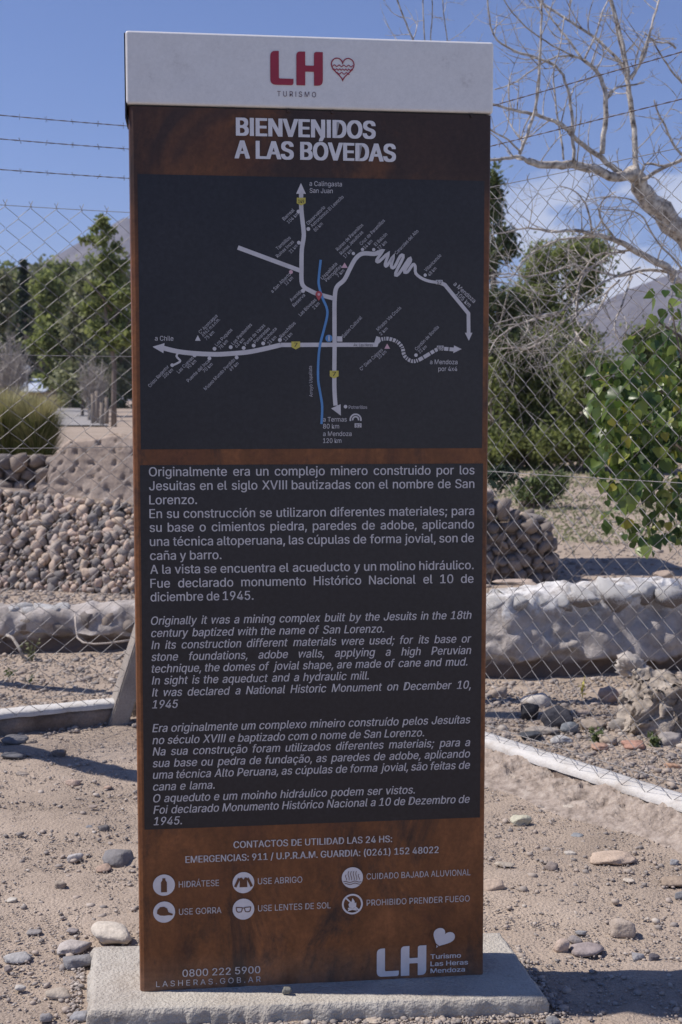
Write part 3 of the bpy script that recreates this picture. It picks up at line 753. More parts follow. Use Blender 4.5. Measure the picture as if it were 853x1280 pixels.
# ------------------------------------------------------------------ kerbs under the fence
CORNER = Vector((-0.12, 6.02)); KL = Vector((-2.3, 5.06)); KR = Vector((1.75, 3.32))
def kerb(name, a, b, label, w, top, sideh):
    t = thing(name, label, 'kerb', (a.x, a.y, 0), 0, 'concrete kerbs under the fence')
    d = (b - a).normalized(); L = (b - a).length; nb = Vector((-d.y, d.x))
    if nb.y < 0: nb = -nb
    V = []; F = []; n = int(L / 0.02); prof = [(0.012, -0.03), (0.0, top * 0.4), (-0.004, top * 0.82)]
    def P3(s, o, z, am=0.006):
        p = Vector((d.x * s + nb.x * o, d.y * s + nb.y * o, z)); q = p * 14; q2 = p * 45
        return p + Vector((noise.noise(q), noise.noise(q + Vector((9, 3, 1))), noise.noise(q + Vector((2, 13, 7))) * 0.8)) * am + Vector((0, 0, 1)) * noise.noise(q2) * am * 0.3
    # dark rough body
    sec = [(0, -0.04), (-0.006, 0.03), (0.0, top - 0.022), (w, top - 0.022), (w, -0.04)]
    for i in range(n + 1):
        for k, (o, z) in enumerate(sec): V.append(P3(L * i / n, o, z, 0.030 if k < 2 else 0.006))
    for i in range(n):
        for k in range(4): q = i * 5 + k; F.append((q, q + 5, q + 6, q + 1))
    obj('kerb_body', mesh_np('kerb_body', V, F, True), mat_kerb_side, t)
    V = []; F = []; sec = [(-0.008, top - 0.028), (-0.010, top - 0.008), (0.004, top), (w * 0.3, top + 0.003), (w * 0.7, top + 0.003), (w - 0.004, top), (w + 0.006, top - 0.03)]; m = len(sec)
    for i in range(n + 1):
        for k, (o, z) in enumerate(sec): V.append(P3(L * i / n, o, z, 0.005 if k in (0, 1, m - 1) else 0.003))
    for i in range(n):
        for k in range(m - 1): q = i * m + k; F.append((q, q + m, q + m + 1, q + 1))
    obj('painted_top', mesh_np('painted_top', V, F, True), mat_white_kerb, t)
    return t
kerb('kerb', KL, Vector((-1.005, 5.66)), 'whitewashed kerb top with dark rough side, left of the brace', 0.075, 0.10, 0.1)
kerb('kerb', Vector((-0.95, 5.79)), CORNER, 'short stretch of kerb showing between brace and sign', 0.08, 0.10, 0.1)
kr = kerb('kerb', CORNER, KR, 'white painted kerb running diagonally under the right fence', 0.090, 0.092, 0.1)
# rough lean concrete spilling down outside the right kerb: a sloped rubble bank
def spill():
    d = (KR - CORNER).normalized(); nb = Vector((d.y, -d.x)); 
    if nb.y > 0: nb = -nb
    L = (KR - CORNER).length; n = int(L / 0.008); m = 44; V = []; F = []
    for i in range(n + 1):
        s = L * i / n; wd = 0.21 + 0.08 * noise.noise(Vector((s * 2.5, 3, 0)))
        for k in range(m + 1):
            t = k / m; z = 0.066 * (1 - t) ** 1.2 * (0.9 + 0.3 * noise.noise(Vector((s * 4, t * 3, 1))))
            x = CORNER.x + d.x * s + nb.x * wd * t; y = CORNER.y + d.y * s + nb.y * wd * t
            lump = 0.030 * noise.noise(Vector((x * 14, y * 14, 0))) + 0.024 * (0.3 - abs(noise.noise(Vector((x * 34, y * 34, 5))))) + 0.016 * (0.25 - abs(noise.noise(Vector((x * 80, y * 80, 5))))) + 0.008 * noise.noise(Vector((x * 170, y * 170, 2)))
            V.append((x, y, z + lump * sin(pi * min(1, t * 1.2 + 0.15)) ** 0.5 if t < 0.95 else -0.02))
    for i in range(n):
        for k in range(m): q = i * (m + 1) + k; F.append((q, q + 1, q + m + 2, q + m + 1))
    o = obj('rough_footing', mesh_np('rough_footing', V, F, False), mat_spill)
    tag(o, 'lumpy lean concrete footing spilling out below the diagonal white kerb', 'footing')
spill()

# ------------------------------------------------------------------ chain link fence
CW, CH = 0.108, 0.094
def zig_mesh(zb, zt, seed):
    mb = MB(); pts = []; n = int(round((zt - zb) / (CH / 2))); r = random.Random(seed)
    for j in range(n + 1):
        x = 0 if j % 2 == 0 else CW / 2; s = 1 if j % 2 == 0 else -1
        z = zb + j * CH / 2; jx, jz = r.uniform(-0.0016, 0.0016), r.uniform(-0.0016, 0.0016)
        e = 0.004
        pts.append((x + jx + (e if j % 2 == 0 else -e) * 0.6, 0.0022 * s, z - e + jz)); pts.append((x + jx + (e if j % 2 == 0 else -e) * 0.6, -0.0022 * s, z + e + jz))
    r0 = 0.00135
    pts.append((pts[-1][0] - 0.010, 0.002, pts[-1][2] + 0.022))                    # cut barbed ends above the top selvedge
    mb.tube(pts, r0, 4); return mb.mesh('woven_wire')
ZIG = []
for ph in (0, 1):
    ZIG.append([])
    for s in range(3):
        me = zig_mesh(0.085, 2.27, s); me.materials.append(mat_wire); ZIG[ph].append(me)
def barbed(mb, a, b, sag, r=random.Random(2)):
    L = (b - a).length; n = int(L / 0.03)
    def at(t): p = a.lerp(b, t); p.z -= sag * 4 * t * (1 - t); return p
    for ph in (0, pi):
        mb.tube([at(i / n) + Vector((0, 0.0016 * cos(i * 1.9 + ph), 0.0016 * sin(i * 1.9 + ph))) for i in range(n + 1)], 0.0013, 4)
    k = 0.05
    while k < L - 0.02:
        p = at(k / L)
        for q in range(2):
            v = Vector((r.uniform(-0.5, 0.5), r.uniform(-0.5, 0.5), r.uniform(0.6, 1) * r.choice((-1, 1)))).normalized() * 0.013
            mb.tube([p - v, p + v], [0.0008, 0.0008], 3)
        k += 0.11
def fence(a, b, label, sag, barbs, tens):
    d = (b - a).normalized(); L = (b - a).length; ang = math.atan2(d.y, d.x)
    t = thing('chain_link_fence', label, 'fence', (a.x, a.y, 0), ang, 'chain link fence sides')
    n = int(L / (CW / 2)); r = random.Random(int(L * 10))
    for i in range(n):
        ph = i % 2
        o = obj('woven_wire', r.choice(ZIG[0]), None, t, (i * CW / 2, r.uniform(-0.001, 0.001) + 0.012 * sin(i * 0.31), r.uniform(-0.003, 0.003)))
        if ph: o.location.x = i * CW / 2 + CW / 2; o.scale.x = -1
    for z in tens:
        mb = MB(); m = 24; mb.tube([(L * i / m, 0.002, z - 0.012 * sin(pi * i / m)) for i in range(m + 1)], 0.0015, 4); mb.build('tension_wire', mat_wire, t)
    for k, z in enumerate(barbs):
        mb = MB(); barbed(mb, Vector((0, 0, z)), Vector((L, 0, z)), sag); mb.build('barbed_wire', mat_barb, t)
    return t
FA = Vector((-2.3, 5.09)); FB = CORNER.copy(); FC = Vector((1.80, 3.28))
fl = fence(FA, FB, 'left chain link fence with three sagging barbed wires above', 0.02, (2.415, 2.54, 2.637), (0.16, 1.245, 1.64, 2.262))
fr = fence(FB, FC, 'right chain link fence side coming towards the viewer with two barbed wires', 0.0, (2.405, 2.555), (0.16, 1.17, 2.262))
def conc_post(x, y, label, h=2.5):
    t = thing('fence_post', label, 'post', (x, y, 0), 0, 'concrete fence posts')
    mb = MB(); mb.box(-0.05, 0.05, -0.05, 0.05, -0.1, h); mb.build('shaft', mat_concrete, t)
    mb = MB(); mb.tube([(0, 0, h), (0.0, 0.0, h + 0.35)], 0.02, 8); mb.build('wire_arm', mat_barb, t)
conc_post(CORNER.x, CORNER.y + 0.08, 'concrete corner post where the two fence sides meet', 2.3)
conc_post(-0.62, 5.86, 'concrete post behind the sign that the brace leans on', 2.3)
# leaning brace left of the sign
bf = atz(130, 903); p0 = Vector((bf.x + 0.03, bf.y, -0.08)); p1 = Vector((-0.66, 5.82, 1.12))
t = thing('fence_brace', 'square concrete brace leaning up to the right behind the sign edge', 'brace', tuple(p0))
bm = bmesh.new(); d = (p1 - p0); L = d.length
bmesh.ops.create_cube(bm, size=1.0)
bmesh.ops.scale(bm, vec=(0.115, 0.085, L), verts=bm.verts); bmesh.ops.translate(bm, vec=(0, 0, L / 2), verts=bm.verts)
bmesh.ops.bevel(bm, geom=bm.edges[:], offset=0.006, segments=2, affect='EDGES')
me = bpy.data.meshes.new('shaft'); bm.to_mesh(me); bm.free()
o = obj('shaft', me, M('old_concrete', [(0.3, (0.24, 0.21, 0.185)), (0.7, (0.38, 0.34, 0.30))], scale=5, rough=0.9, bump=0.5, bscale=60, fine=0.15), t); o.rotation_mode = 'QUATERNION'; o.rotation_quaternion = d.to_track_quat('Z', 'Y')
# unseen poles, added outside the frame to cast the two slanting left shadows
for a, b, lab in (((-2.03, 5.70, -0.1), (-1.76, 4.70, 1.75), 'unseen pole added left of the view to cast the near slanting shadow'), ((-2.25, 6.72, -0.1), (-1.92, 6.30, 1.15), 'thin unseen pole added left of the view to cast the shadow inside the fence')):
    mb = MB(); A = Vector(a); B = Vector(b); rr = 0.06 if A.y < 6 else 0.045
    mb.tube([A.lerp(B, k / 6) + Vector((0.01 * sin(k), 0, 0.0)) for k in range(7)], [rr] * 7, 10)
    tag(obj('shadow_pole', mb.mesh('shadow_pole', True), mat_wood), lab, 'pole')

# ------------------------------------------------------------------ rubble inside the right fence
STN = [
 (622, 873, 26, 20, (0.36, 0.30, 0.25), 'tan stone at the foot of the low wall right beside the sign', 0.3),
 (672, 884, 40, 24, (0.52, 0.48, 0.43), 'large whitish rough stone with pink patch near the wall foot', 0.6),
 (762, 880, 27, 30, (0.46, 0.34, 0.27), 'upright smooth pinkish oval stone leaning by the wall foot', 0.05),
 (788, 876, 20, 18, (0.50, 0.45, 0.38), 'cream lump right of the upright oval stone', 0.5),
 (664, 898, 24, 26, (0.05, 0.05, 0.055), 'small black angular stone inside the right fence', 0.45),
 (699, 908, 42, 34, (0.055, 0.055, 0.065), 'largest black angular stone inside the right fence', 0.45),
 (680, 918, 46, 15, (0.34, 0.30, 0.26), 'broad tan flat stone between the two black stones', 0.2),
 (664, 924, 30, 15, (0.07, 0.075, 0.085), 'dark slate stone touching the diagonal kerb', 0.6),
 (690, 918, 24, 10, (0.08, 0.08, 0.09), 'flat dark slab behind the pale ridged stone', 0.5),
 (703, 928, 30, 13, (0.42, 0.41, 0.40), 'pale ridged stone just behind the diagonal kerb', 0.6),
 (714, 915, 26, 17, (0.20, 0.215, 0.23), 'blue grey rounded stone inside the right fence', 0.1),
 (743, 912, 36, 18, (0.36, 0.30, 0.245), 'wide tan rounded stone left of the green weed', 0.15),
 (775, 912, 28, 20, (0.30, 0.27, 0.24), 'grey brown stone below the eroded adobe lump', 0.3),
 (764, 931, 26, 16, (0.40, 0.33, 0.26), 'tan oval stone right of the weed near the kerb', 0.1),
 (751, 937, 24, 12, (0.42, 0.27, 0.20), 'small salmon stone in front of the tan oval stone', 0.2),
 (794, 938, 32, 18, (0.43, 0.25, 0.19), 'large salmon pink stone inside the right fence', 0.3),
 (838, 934, 34, 26, (0.33, 0.30, 0.28), 'grey stone at the foot of the adobe lump on the right', 0.4),
 (731, 893, 22, 10, (0.36, 0.29, 0.24), 'small flat brown stone before the wall foot', 0.3),
 (812, 962, 18, 9, (0.33, 0.28, 0.25), 'small brown stone among rubble right of the kerb', 0.4),
 (843, 962, 22, 12, (0.44, 0.28, 0.19), 'orange stone among rubble at the right edge', 0.3),
]
for q in STN: ground_stone(q[0], q[1], q[2], q[3], q[4], q[5], angular=q[6], group='rubble stones inside the right fence')
mb = MB(); mb.tube([aty(px, py, Y) for px, py, Y in ((94, 768, 7.27), (95, 783, 7.24), (97, 797, 7.20), (104, 803, 7.16), (118, 805, 7.14), (134, 804, 7.14), (150, 802, 7.16), (164, 800, 7.2))], 0.0055, 6)
tag(obj('cable', mb.mesh('cable', True), stone_mat((0.50, 0.44, 0.38), 3)), 'pale cable looping down the left low wall towards the brace', 'cable')
mb = MB(); mb.tube([aty(px, py, Y) for px, py, Y in ((9, 794, 7.15), (16, 797, 7.10), (23, 808, 7.08), (30, 823, 7.05))], 0.009, 6)
tag(obj('dry_stick', mb.mesh('dry_stick', True), mat_bark_pale), 'pale dry stick leaning on the left low wall beside the weed', 'stick')
# big eroded lump (old plaster and adobe)
lm = atz(835, 925)
def lump_prof(u): return float(np.interp(u, [0, 0.15, 0.4, 0.7, 1], [0.12, 0.21, 0.20, 0.19, 0.16]))
lo = rough_solid('adobe_lump', 1.26, 1.75, lm.y + 0.05, lm.y + 0.36, 0.0, lump_prof, M('fibrous_adobe', [(0.3, (0.19, 0.155, 0.125)), (0.5, (0.35, 0.30, 0.25)), (0.7, (0.52, 0.46, 0.39))], scale=9, rough=0.95, bump=1.0, bscale=40, fine=0.2, fscale=80, stretch=(1, 1, 0.35)), 0.012, 0.06, 8, 9.0, holes=0.04)
tag(lo, 'big eroded adobe and plaster lump inside the fence at the right edge', 'rubble')
p = atz(795, 866)
o = obj('plaster_lump', mesh_np('plaster_lump', rock_v(ICO4[0], 515, 0.5, 0.3, 0.22, 4) * np.array([0.085, 0.07, 0.06]), ICO4[1], False), stone_mat((0.44, 0.40, 0.36), 1), None, (p.x + 0.01, p.y + 0.1, 0.10), (0, 0.2, 0.3))
tag(o, 'crumbly pale plaster chunk propped against the adobe lump', 'rubble')

# ------------------------------------------------------------------ loose stones in the foreground
FG = [
 (146, 1083, 42, 30, (0.21, 0.20, 0.20), 'smooth grey cobble half hidden by the left edge of the sign', 0.15),
 (94, 1076, 21, 14, (0.40, 0.38, 0.37), 'small pale grey stone left of the smooth grey cobble', 0.5),
 (129, 1090, 21, 13, (0.38, 0.28, 0.22), 'small pinkish wedge stone just below the grey cobble', 0.7),
 (75, 1112, 15, 14, (0.32, 0.27, 0.22), 'small tan angular stone standing alone on the left', 0.8),
 (138, 1181, 60, 36, (0.58, 0.52, 0.44), 'large cream white boulder touching the back left of the slab', 0.25),
 (91, 1192, 46, 20, (0.42, 0.38, 0.35), 'flat pale stone lying left of the concrete slab', 0.3),
 (96, 1210, 40, 22, (0.24, 0.235, 0.24), 'blue grey wedge stone beside the slab corner', 0.6),
 (17, 931, 34, 19, (0.17, 0.165, 0.17), 'dark grey stone below the left kerb', 0.5),
 (39, 930, 15, 9, (0.34, 0.28, 0.22), 'small tan stone right of the dark grey stone by the kerb', 0.3),
 (14, 949, 30, 13, (0.14, 0.14, 0.15), 'dark flat stone lying in the slanting shadow', 0.4),
 (73, 945, 18, 12, (0.20, 0.17, 0.15), 'brown stone at the upper edge of the slanting shadow', 0.5),
 (91, 981, 22, 11, (0.42, 0.32, 0.26), 'flat pinkish stone below the slanting shadow', 0.3),
 (134, 986, 11, 6, (0.42, 0.31, 0.24), 'tiny pink stone near the left edge of the sign', 0.3),
 (28, 969, 18, 5, (0.27, 0.23, 0.2), 'thin flat brown stone below the shadow far left', 0.4),
 (116, 1010, 12, 6, (0.29, 0.24, 0.21), 'tiny brown stone halfway down on the left', 0.5),
 (129, 1039, 16, 10, (0.14, 0.13, 0.13), 'small dark stone above the smooth grey cobble', 0.6),
 (112, 1037, 11, 8, (0.24, 0.24, 0.25), 'tiny grey stone left of the small dark stone', 0.4),
 (14, 1128, 15, 8, (0.50, 0.46, 0.40), 'small cream stone at the left edge of the photo', 0.3),
 (42, 1168, 20, 7, (0.27, 0.25, 0.24), 'flat grey chip left of the slab boulders', 0.5),
 (90, 1166, 15, 8, (0.28, 0.25, 0.24), 'small grey stone above the flat pale stone', 0.4),
 (20, 1203, 38, 14, (0.36, 0.35, 0.34), 'wide flat light grey stone low on the left', 0.4),
 (10, 1215, 12, 9, (0.22, 0.19, 0.18), 'small brown stone under the wide flat grey stone', 0.5),
 (25, 1238, 15, 9, (0.45, 0.42, 0.38), 'small pale round stone near the lower left corner', 0.2),
 (72, 1249, 34, 17, (0.44, 0.38, 0.31), 'flat cream tan stone left of the slab foot', 0.4),
 (57, 1277, 18, 13, (0.27, 0.255, 0.25), 'grey stone at the bottom left edge of the photo', 0.5),
 (98, 1276, 24, 15, (0.30, 0.295, 0.30), 'bluish grey stone below the slab corner', 0.4),
 (652, 1031, 28, 18, (0.47, 0.45, 0.35), 'greenish cream stone right of the sign', 0.5),
 (712, 1014, 18, 11, (0.50, 0.44, 0.37), 'small cream egg shaped stone below the footing', 0.1),
 (723, 1048, 17, 9, (0.24, 0.25, 0.26), 'small blue grey pebble right of the sign', 0.2),
 (714, 1070, 17, 9, (0.46, 0.42, 0.37), 'small pale stone left of the long flat stone', 0.3),
 (769, 1081, 62, 20, (0.47, 0.37, 0.29), 'long flat salmon tan stone, largest right of the sign', 0.1),
 (632, 1084, 26, 10, (0.39, 0.34, 0.28), 'half buried tan stone near the right edge of the sign', 0.4),
 (690, 1088, 18, 13, (0.25, 0.21, 0.19), 'small brown rough stone between sign and long flat stone', 0.6),
 (845, 1108, 34, 18, (0.33, 0.26, 0.20), 'brown stone cut by the right edge of the photo', 0.3),
 (851, 1124, 14, 13, (0.21, 0.21, 0.22), 'grey stone at the right edge below the brown stone', 0.3),
 (844, 1082, 12, 10, (0.30, 0.30, 0.31), 'light grey pebble above the brown stone at right', 0.2),
 (617, 1114, 34, 21, (0.45, 0.36, 0.29), 'tan stone touching the right edge of the sign', 0.3),
 (780, 1171, 32, 30, (0.38, 0.32, 0.27), 'half buried upright tan stone casting a small shadow', 0.25),
 (703, 1191, 22, 23, (0.45, 0.36, 0.30), 'rounded pinkish stone, left of the three in a group', 0.15),
 (720, 1179, 20, 11, (0.28, 0.25, 0.24), 'small grey stone behind the two grouped stones', 0.3),
 (737, 1195, 44, 19, (0.30, 0.255, 0.245), 'mauve grey flat stone, right of the three in a group', 0.4),
 (799, 1199, 19, 11, (0.29, 0.28, 0.28), 'small grey stone on the edge of the sign shadow', 0.4),
 (819, 1201, 15, 11, (0.11, 0.10, 0.11), 'dark stone at the upper edge of the sign shadow', 0.5),
 (727, 1168, 17, 7, (0.27, 0.265, 0.27), 'flat bluish chip above the group of three stones', 0.4),
 (787, 1103, 15, 7, (0.50, 0.44, 0.37), 'small white chip below the long flat stone', 0.4),
 (692, 1281, 20, 14, (0.24, 0.235, 0.235), 'grey stone below the right corner of the slab', 0.4),
 (285, 1279, 18, 8, (0.52, 0.45, 0.35), 'cream stone just below the front of the slab', 0.3),
 (466, 1280, 22, 8, (0.45, 0.38, 0.31), 'small tan stone below the slab front under the logo', 0.3),
]
for q in FG: ground_stone(*q[:6], angular=q[6])
ground_stone(359, 1241, 13, 10, (0.20, 0.195, 0.17), 'single dark pebble lying on top of the slab before the sign', z=0.048, angular=0.7, group='pebbles on the slab')

# gravel: thousands of small bits, one object
def gravel(name, n, region, smin, smax, seed, keep, power=2.6, zoff=0.0):
    r = np.random.default_rng(seed); VV = []; FF = []; off = 0
    bases = [rock_v(ICO1[0], 600 + k, 0.4, 0.5, 0, 4) for k in range(14)]
    xs = []; k = 0
    while len(xs) < n and k < n * 20:
        k += 1; y = r.uniform(region[0], region[1]); x = r.uniform(-1, 1) * (0.30 * y + 0.35)
        if keep(x, y): xs.append((x, y))
    Z = ground_h(np.array([p[0] for p in xs]), np.array([p[1] for p in xs])) 
    for (x, y), z in zip(xs, Z):
        s = smin * (1 - r.random() * (1 - (smin / smax) ** power)) ** (-1 / power)
        a = r.uniform(0, 6.28); c, sn = cos(a), sin(a)
        b = bases[r.integers(14)] * np.array([s, s * r.uniform(0.6, 0.95), s * r.uniform(0.4, 0.75)])
        b = np.stack([b[:, 0] * c - b[:, 1] * sn, b[:, 0] * sn + b[:, 1] * c, b[:, 2]], -1)
        VV.append(b + np.array([x, y, z + s * 0.12 + zoff])); FF.append(ICO1[1] + off); off += len(b)
    o = obj(name, mesh_np(name, np.concatenate(VV), np.concatenate(FF), False), mat_gravel); return struct(o, 'stuff')
slab_poly = [Vector((-0.629, 3.18)), Vector((-0.573, 2.831)), Vector((0.478, 2.899)), Vector((0.416, 3.27))]
def in_slab(x, y):
    s = 0
    for i in range(4):
        a, b = slab_poly[i], slab_poly[(i + 1) % 4]
        if (b.x - a.x) * (y - a.y) - (b.y - a.y) * (x - a.x) < -0.008: return False
    return True
def outside(x, y):
    if in_slab(x, y): return False
    # outside both kerbs
    dl = (CORNER - KL).normalized(); s = (x - KL.x) * dl.y - (y - KL.y) * dl.x
    dr = (KR - CORNER).normalized(); q = (x - CORNER.x) * dr.y - (y - CORNER.y) * dr.x
    return (s > 0.05) if x < CORNER.x else (q > 0.06)
def skirt(x, y):
    if in_slab(x, y): return False
    return any(in_slab(x + a, y + b) for a, b in ((0.03, 0), (-0.03, 0), (0, 0.035), (0, -0.03)))
def inside(x, y):
    if outside(x, y): return False
    return y < wwy(x) - 0.02
gravel('gravel', 42000, (2.45, 6.0), 0.0019, 0.016, 5, outside, 2.6, -0.0008)
gravel('gravel', 2600, (2.6, 3.5), 0.0025, 0.013, 55, skirt, 2.2, 0.002)
gravel('gravel', 17000, (4.2, 7.4), 0.0045, 0.030, 6, inside, 2.4)
gravel('gravel', 3500, (7.5, 10.0), 0.008, 0.04, 8, lambda x, y: x < -0.9 and y > 7.7, 2.2)
gravel('gravel', 4000, (7.2, 22.0), 0.010, 0.06, 9, lambda x, y: x > 0.6 and y > wwy(min(x, 3)) + 0.35, 2.2)

# small weeds
def weed(px, py, h, label, n=40, mat=None, z=0.0, flower=False, seed=0, spread=None):
    p = atz(px, py, z); p.z = gh(p.x, p.y) if z == 0 else z; r = random.Random(px); H = h / FPX * p.y
    t = thing('weed', label, 'plant', (p.x, p.y, p.z - 0.01), 0, 'small weeds')
    mb = MB(); cs = []; sp = (spread or H * 0.5)
    for i in range(max(5, n // 8)):
        a = r.uniform(0, 6.28); q = Vector((cos(a) * sp * r.random(), sin(a) * sp * r.random(), H * r.uniform(0.5, 1)))
        mb.tube([(0, 0, 0), (q.x * 0.4, q.y * 0.4, q.z * 0.6), q], [0.0022, 0.0015, 0.0008], 3)
        for k in range(n // 5):
            u = r.uniform(0.2, 1); cs.append((q.x * u ** 1.4 + r.gauss(0, 0.008), q.y * u ** 1.4 + r.gauss(0, 0.008), q.z * u + r.gauss(0, 0.006)))
    mb.build('stem', mat or mat_weed, t)
    V, f = leaves_mesh(np.array(cs), 0.011, px, 0.4); obj('foliage', mesh_np('foliage', V, f), mat or mat_weed, t)
mat_yellow = leafmat('yellow_sprig', (0.25, 0.22, 0.05), (0.42, 0.38, 0.08))
weed(743, 926, 26, 'small green weed among stones inside the right fence', 60, seed=1)
weed(818, 934, 22, 'low spreading weed below the adobe lump', 70)
weed(728, 874, 34, 'thin yellow flowering sprig in front of the low wall', 16, mat_yellow, spread=0.02)
weed(40, 826, 34, 'grey green weed against the left low wall', 60, mat_leaf_grey)
weed(12, 846, 18, 'tiny weed tuft on rubble at the left edge', 30)
weed(38, 851, 14, 'flat weed tuft below the grey green weed', 30)
weed(716, 692, 14, 'tiny weed alone on the sand beyond the right wall', 24, mat_leaf_grey)
weed(838, 690, 26, 'pale weed on the sand under the broad leaves', 40, mat_leaf_grey)

# ------------------------------------------------------------------ ground cover on the far right field
def ground_cover():
    r = np.random.default_rng(4); n = 5200
    y = 13 + 24 * r.random(n) ** 0.8; x = y * (0.10 + 0.24 * r.random(n))
    keep = vnoise(x * 0.7, y * 0.5) > -0.08; x, y = x[keep], y[keep]; z = ground_h(x, y)
    C = np.stack([x, y, z + 0.02], -1); C = np.repeat(C, 5, 0) + r.normal(size=(len(C) * 5, 3)) * np.array([0.08, 0.08, 0.015])
    V, f = leaves_mesh(C, 0.028, 3, 0.35); struct(obj('ground_cover', mesh_np('ground_cover', V, f), mat_leaf_grey), 'stuff')
ground_cover()

# ------------------------------------------------------------------ shrubs on the right
def bush(name, label, parts, Y, mat, n, leaf, seed, group, twigs=40, cat='shrub', tm=None):
    """parts: list of (px, py, wpx, hpx) clumps at distance Y"""
    x0 = (parts[0][0] - 426.5) / FPX * Y; z0 = gh(x0, Y)
    t = thing(name, label, cat, (x0, Y, z0), 0, group); r = random.Random(seed); B = []
    for (px, py, w, h) in parts:
        c = aty(px, py, Y); rx = w / 2 / FPX * Y; rz = h / 2 / FPX * Y
        for k in range(5):
            B.append((c.x - x0 + r.uniform(-1, 1) * rx * 0.6, r.uniform(-1, 1) * rx * 0.8, c.z - z0 + r.uniform(-1, 1) * rz * 0.6, rx * r.uniform(0.45, 0.8), rx * r.uniform(0.4, 0.8), rz * r.uniform(0.45, 0.8)))
    V, f = leaves_mesh(crown_points(B, n, seed, 0.35), leaf, seed, 0.45)
    obj('crown', mesh_np('crown', V, f), mat, t)
    mb = MB()
    for k in range(twigs):
        b = r.choice(B); q = Vector(b[:3]); base = Vector((r.uniform(-0.25, 0.25), r.uniform(-0.2, 0.2), 0))
        mid = base.lerp(q, 0.55) + Vector((r.uniform(-.15, .15), r.uniform(-.15, .15), 0.1))
        e = q + Vector((r.uniform(-1, 1) * b[3], r.uniform(-1, 1) * b[3], b[5] * r.uniform(0, 1.3)))
        k_ = Y / 15.0 * (0.25 if Y < 12 else 1)
        mb.tube([base, mid, q, e], [0.016 * k_, 0.011 * k_, 0.007 * k_, 0.003 * k_], 4, False)
    mb.build('trunk', tm or mat_bark, t, True)
    return t
G = 'shrubs behind the right fence'
bush('shrub', 'tall sparse dark green shrub touching the right edge of the sign', [(620, 250, 36, 70), (630, 300, 30, 40), (622, 330, 40, 40), (622, 385, 60, 60), (640, 430, 70, 70)], 26.0, mat_leaf_dark2, 13000, 0.05, 11, G, 14)
bush('shrub', 'mid green shrub with yellowish top behind the bare tree', [(690, 330, 60, 60), (720, 310, 60, 50), (742, 345, 60, 60), (690, 380, 80, 60), (745, 312, 40, 30), (650, 400, 60, 70), (640, 440, 70, 60), (700, 430, 80, 60)], 29.0, mat_leaf_green, 20000, 0.06, 12, G, 12)
bush('shrub', 'dense dark shrub low beside the sign', [(640, 470, 70, 80), (690, 470, 80, 80), (650, 530, 80, 90), (705, 520, 90, 80), (630, 560, 60, 50), (680, 560, 90, 50), (625, 480, 50, 100)], 26.0, mat_leaf_green, 42000, 0.055, 13, G, 12)
bush('shrub', 'grey green shrub low in front of the broad leaves', [(740, 470, 80, 70), (780, 500, 80, 90), (740, 540, 80, 60), (690, 560, 60, 50), (800, 545, 90, 70), (850, 520, 90, 90)], 25.0, mat_leaf_green, 30000, 0.052, 14, G, 12)
bush('shrub', 'dark shrub mass behind the broad leaved plant', [(800, 440, 70, 60), (850, 470, 80, 90), (830, 540, 90, 80), (900, 480, 90, 120)], 30.0, mat_leaf_green, 18000, 0.065, 15, G, 10)
twiggy('bare_shrub', 'grey leafless undergrowth in front of the dense shrubs', 668, 27.0, 500, 90, 8, 31, mat_bark_pale, r0=0.010, group='bare undergrowth on the right')
twiggy('bare_shrub', 'reddish leafless undergrowth beside the sign edge', 628, 27.5, 440, 50, 8, 32, mat_bark, r0=0.010, group='bare undergrowth on the right')
bush('shrub', 'small rounded olive bush standing alone on the sandy field', [(668, 612, 50, 36), (690, 606, 40, 34)], 17.5, mat_weed, 5000, 0.03, 16, None, 20)
bush('shrub', 'little dark leafy sprig low at the right edge of the sign', [(620, 600, 40, 26), (636, 590, 34, 20)], 9.0, mat_leaf_dark, 420, 0.024, 17, None, 2)

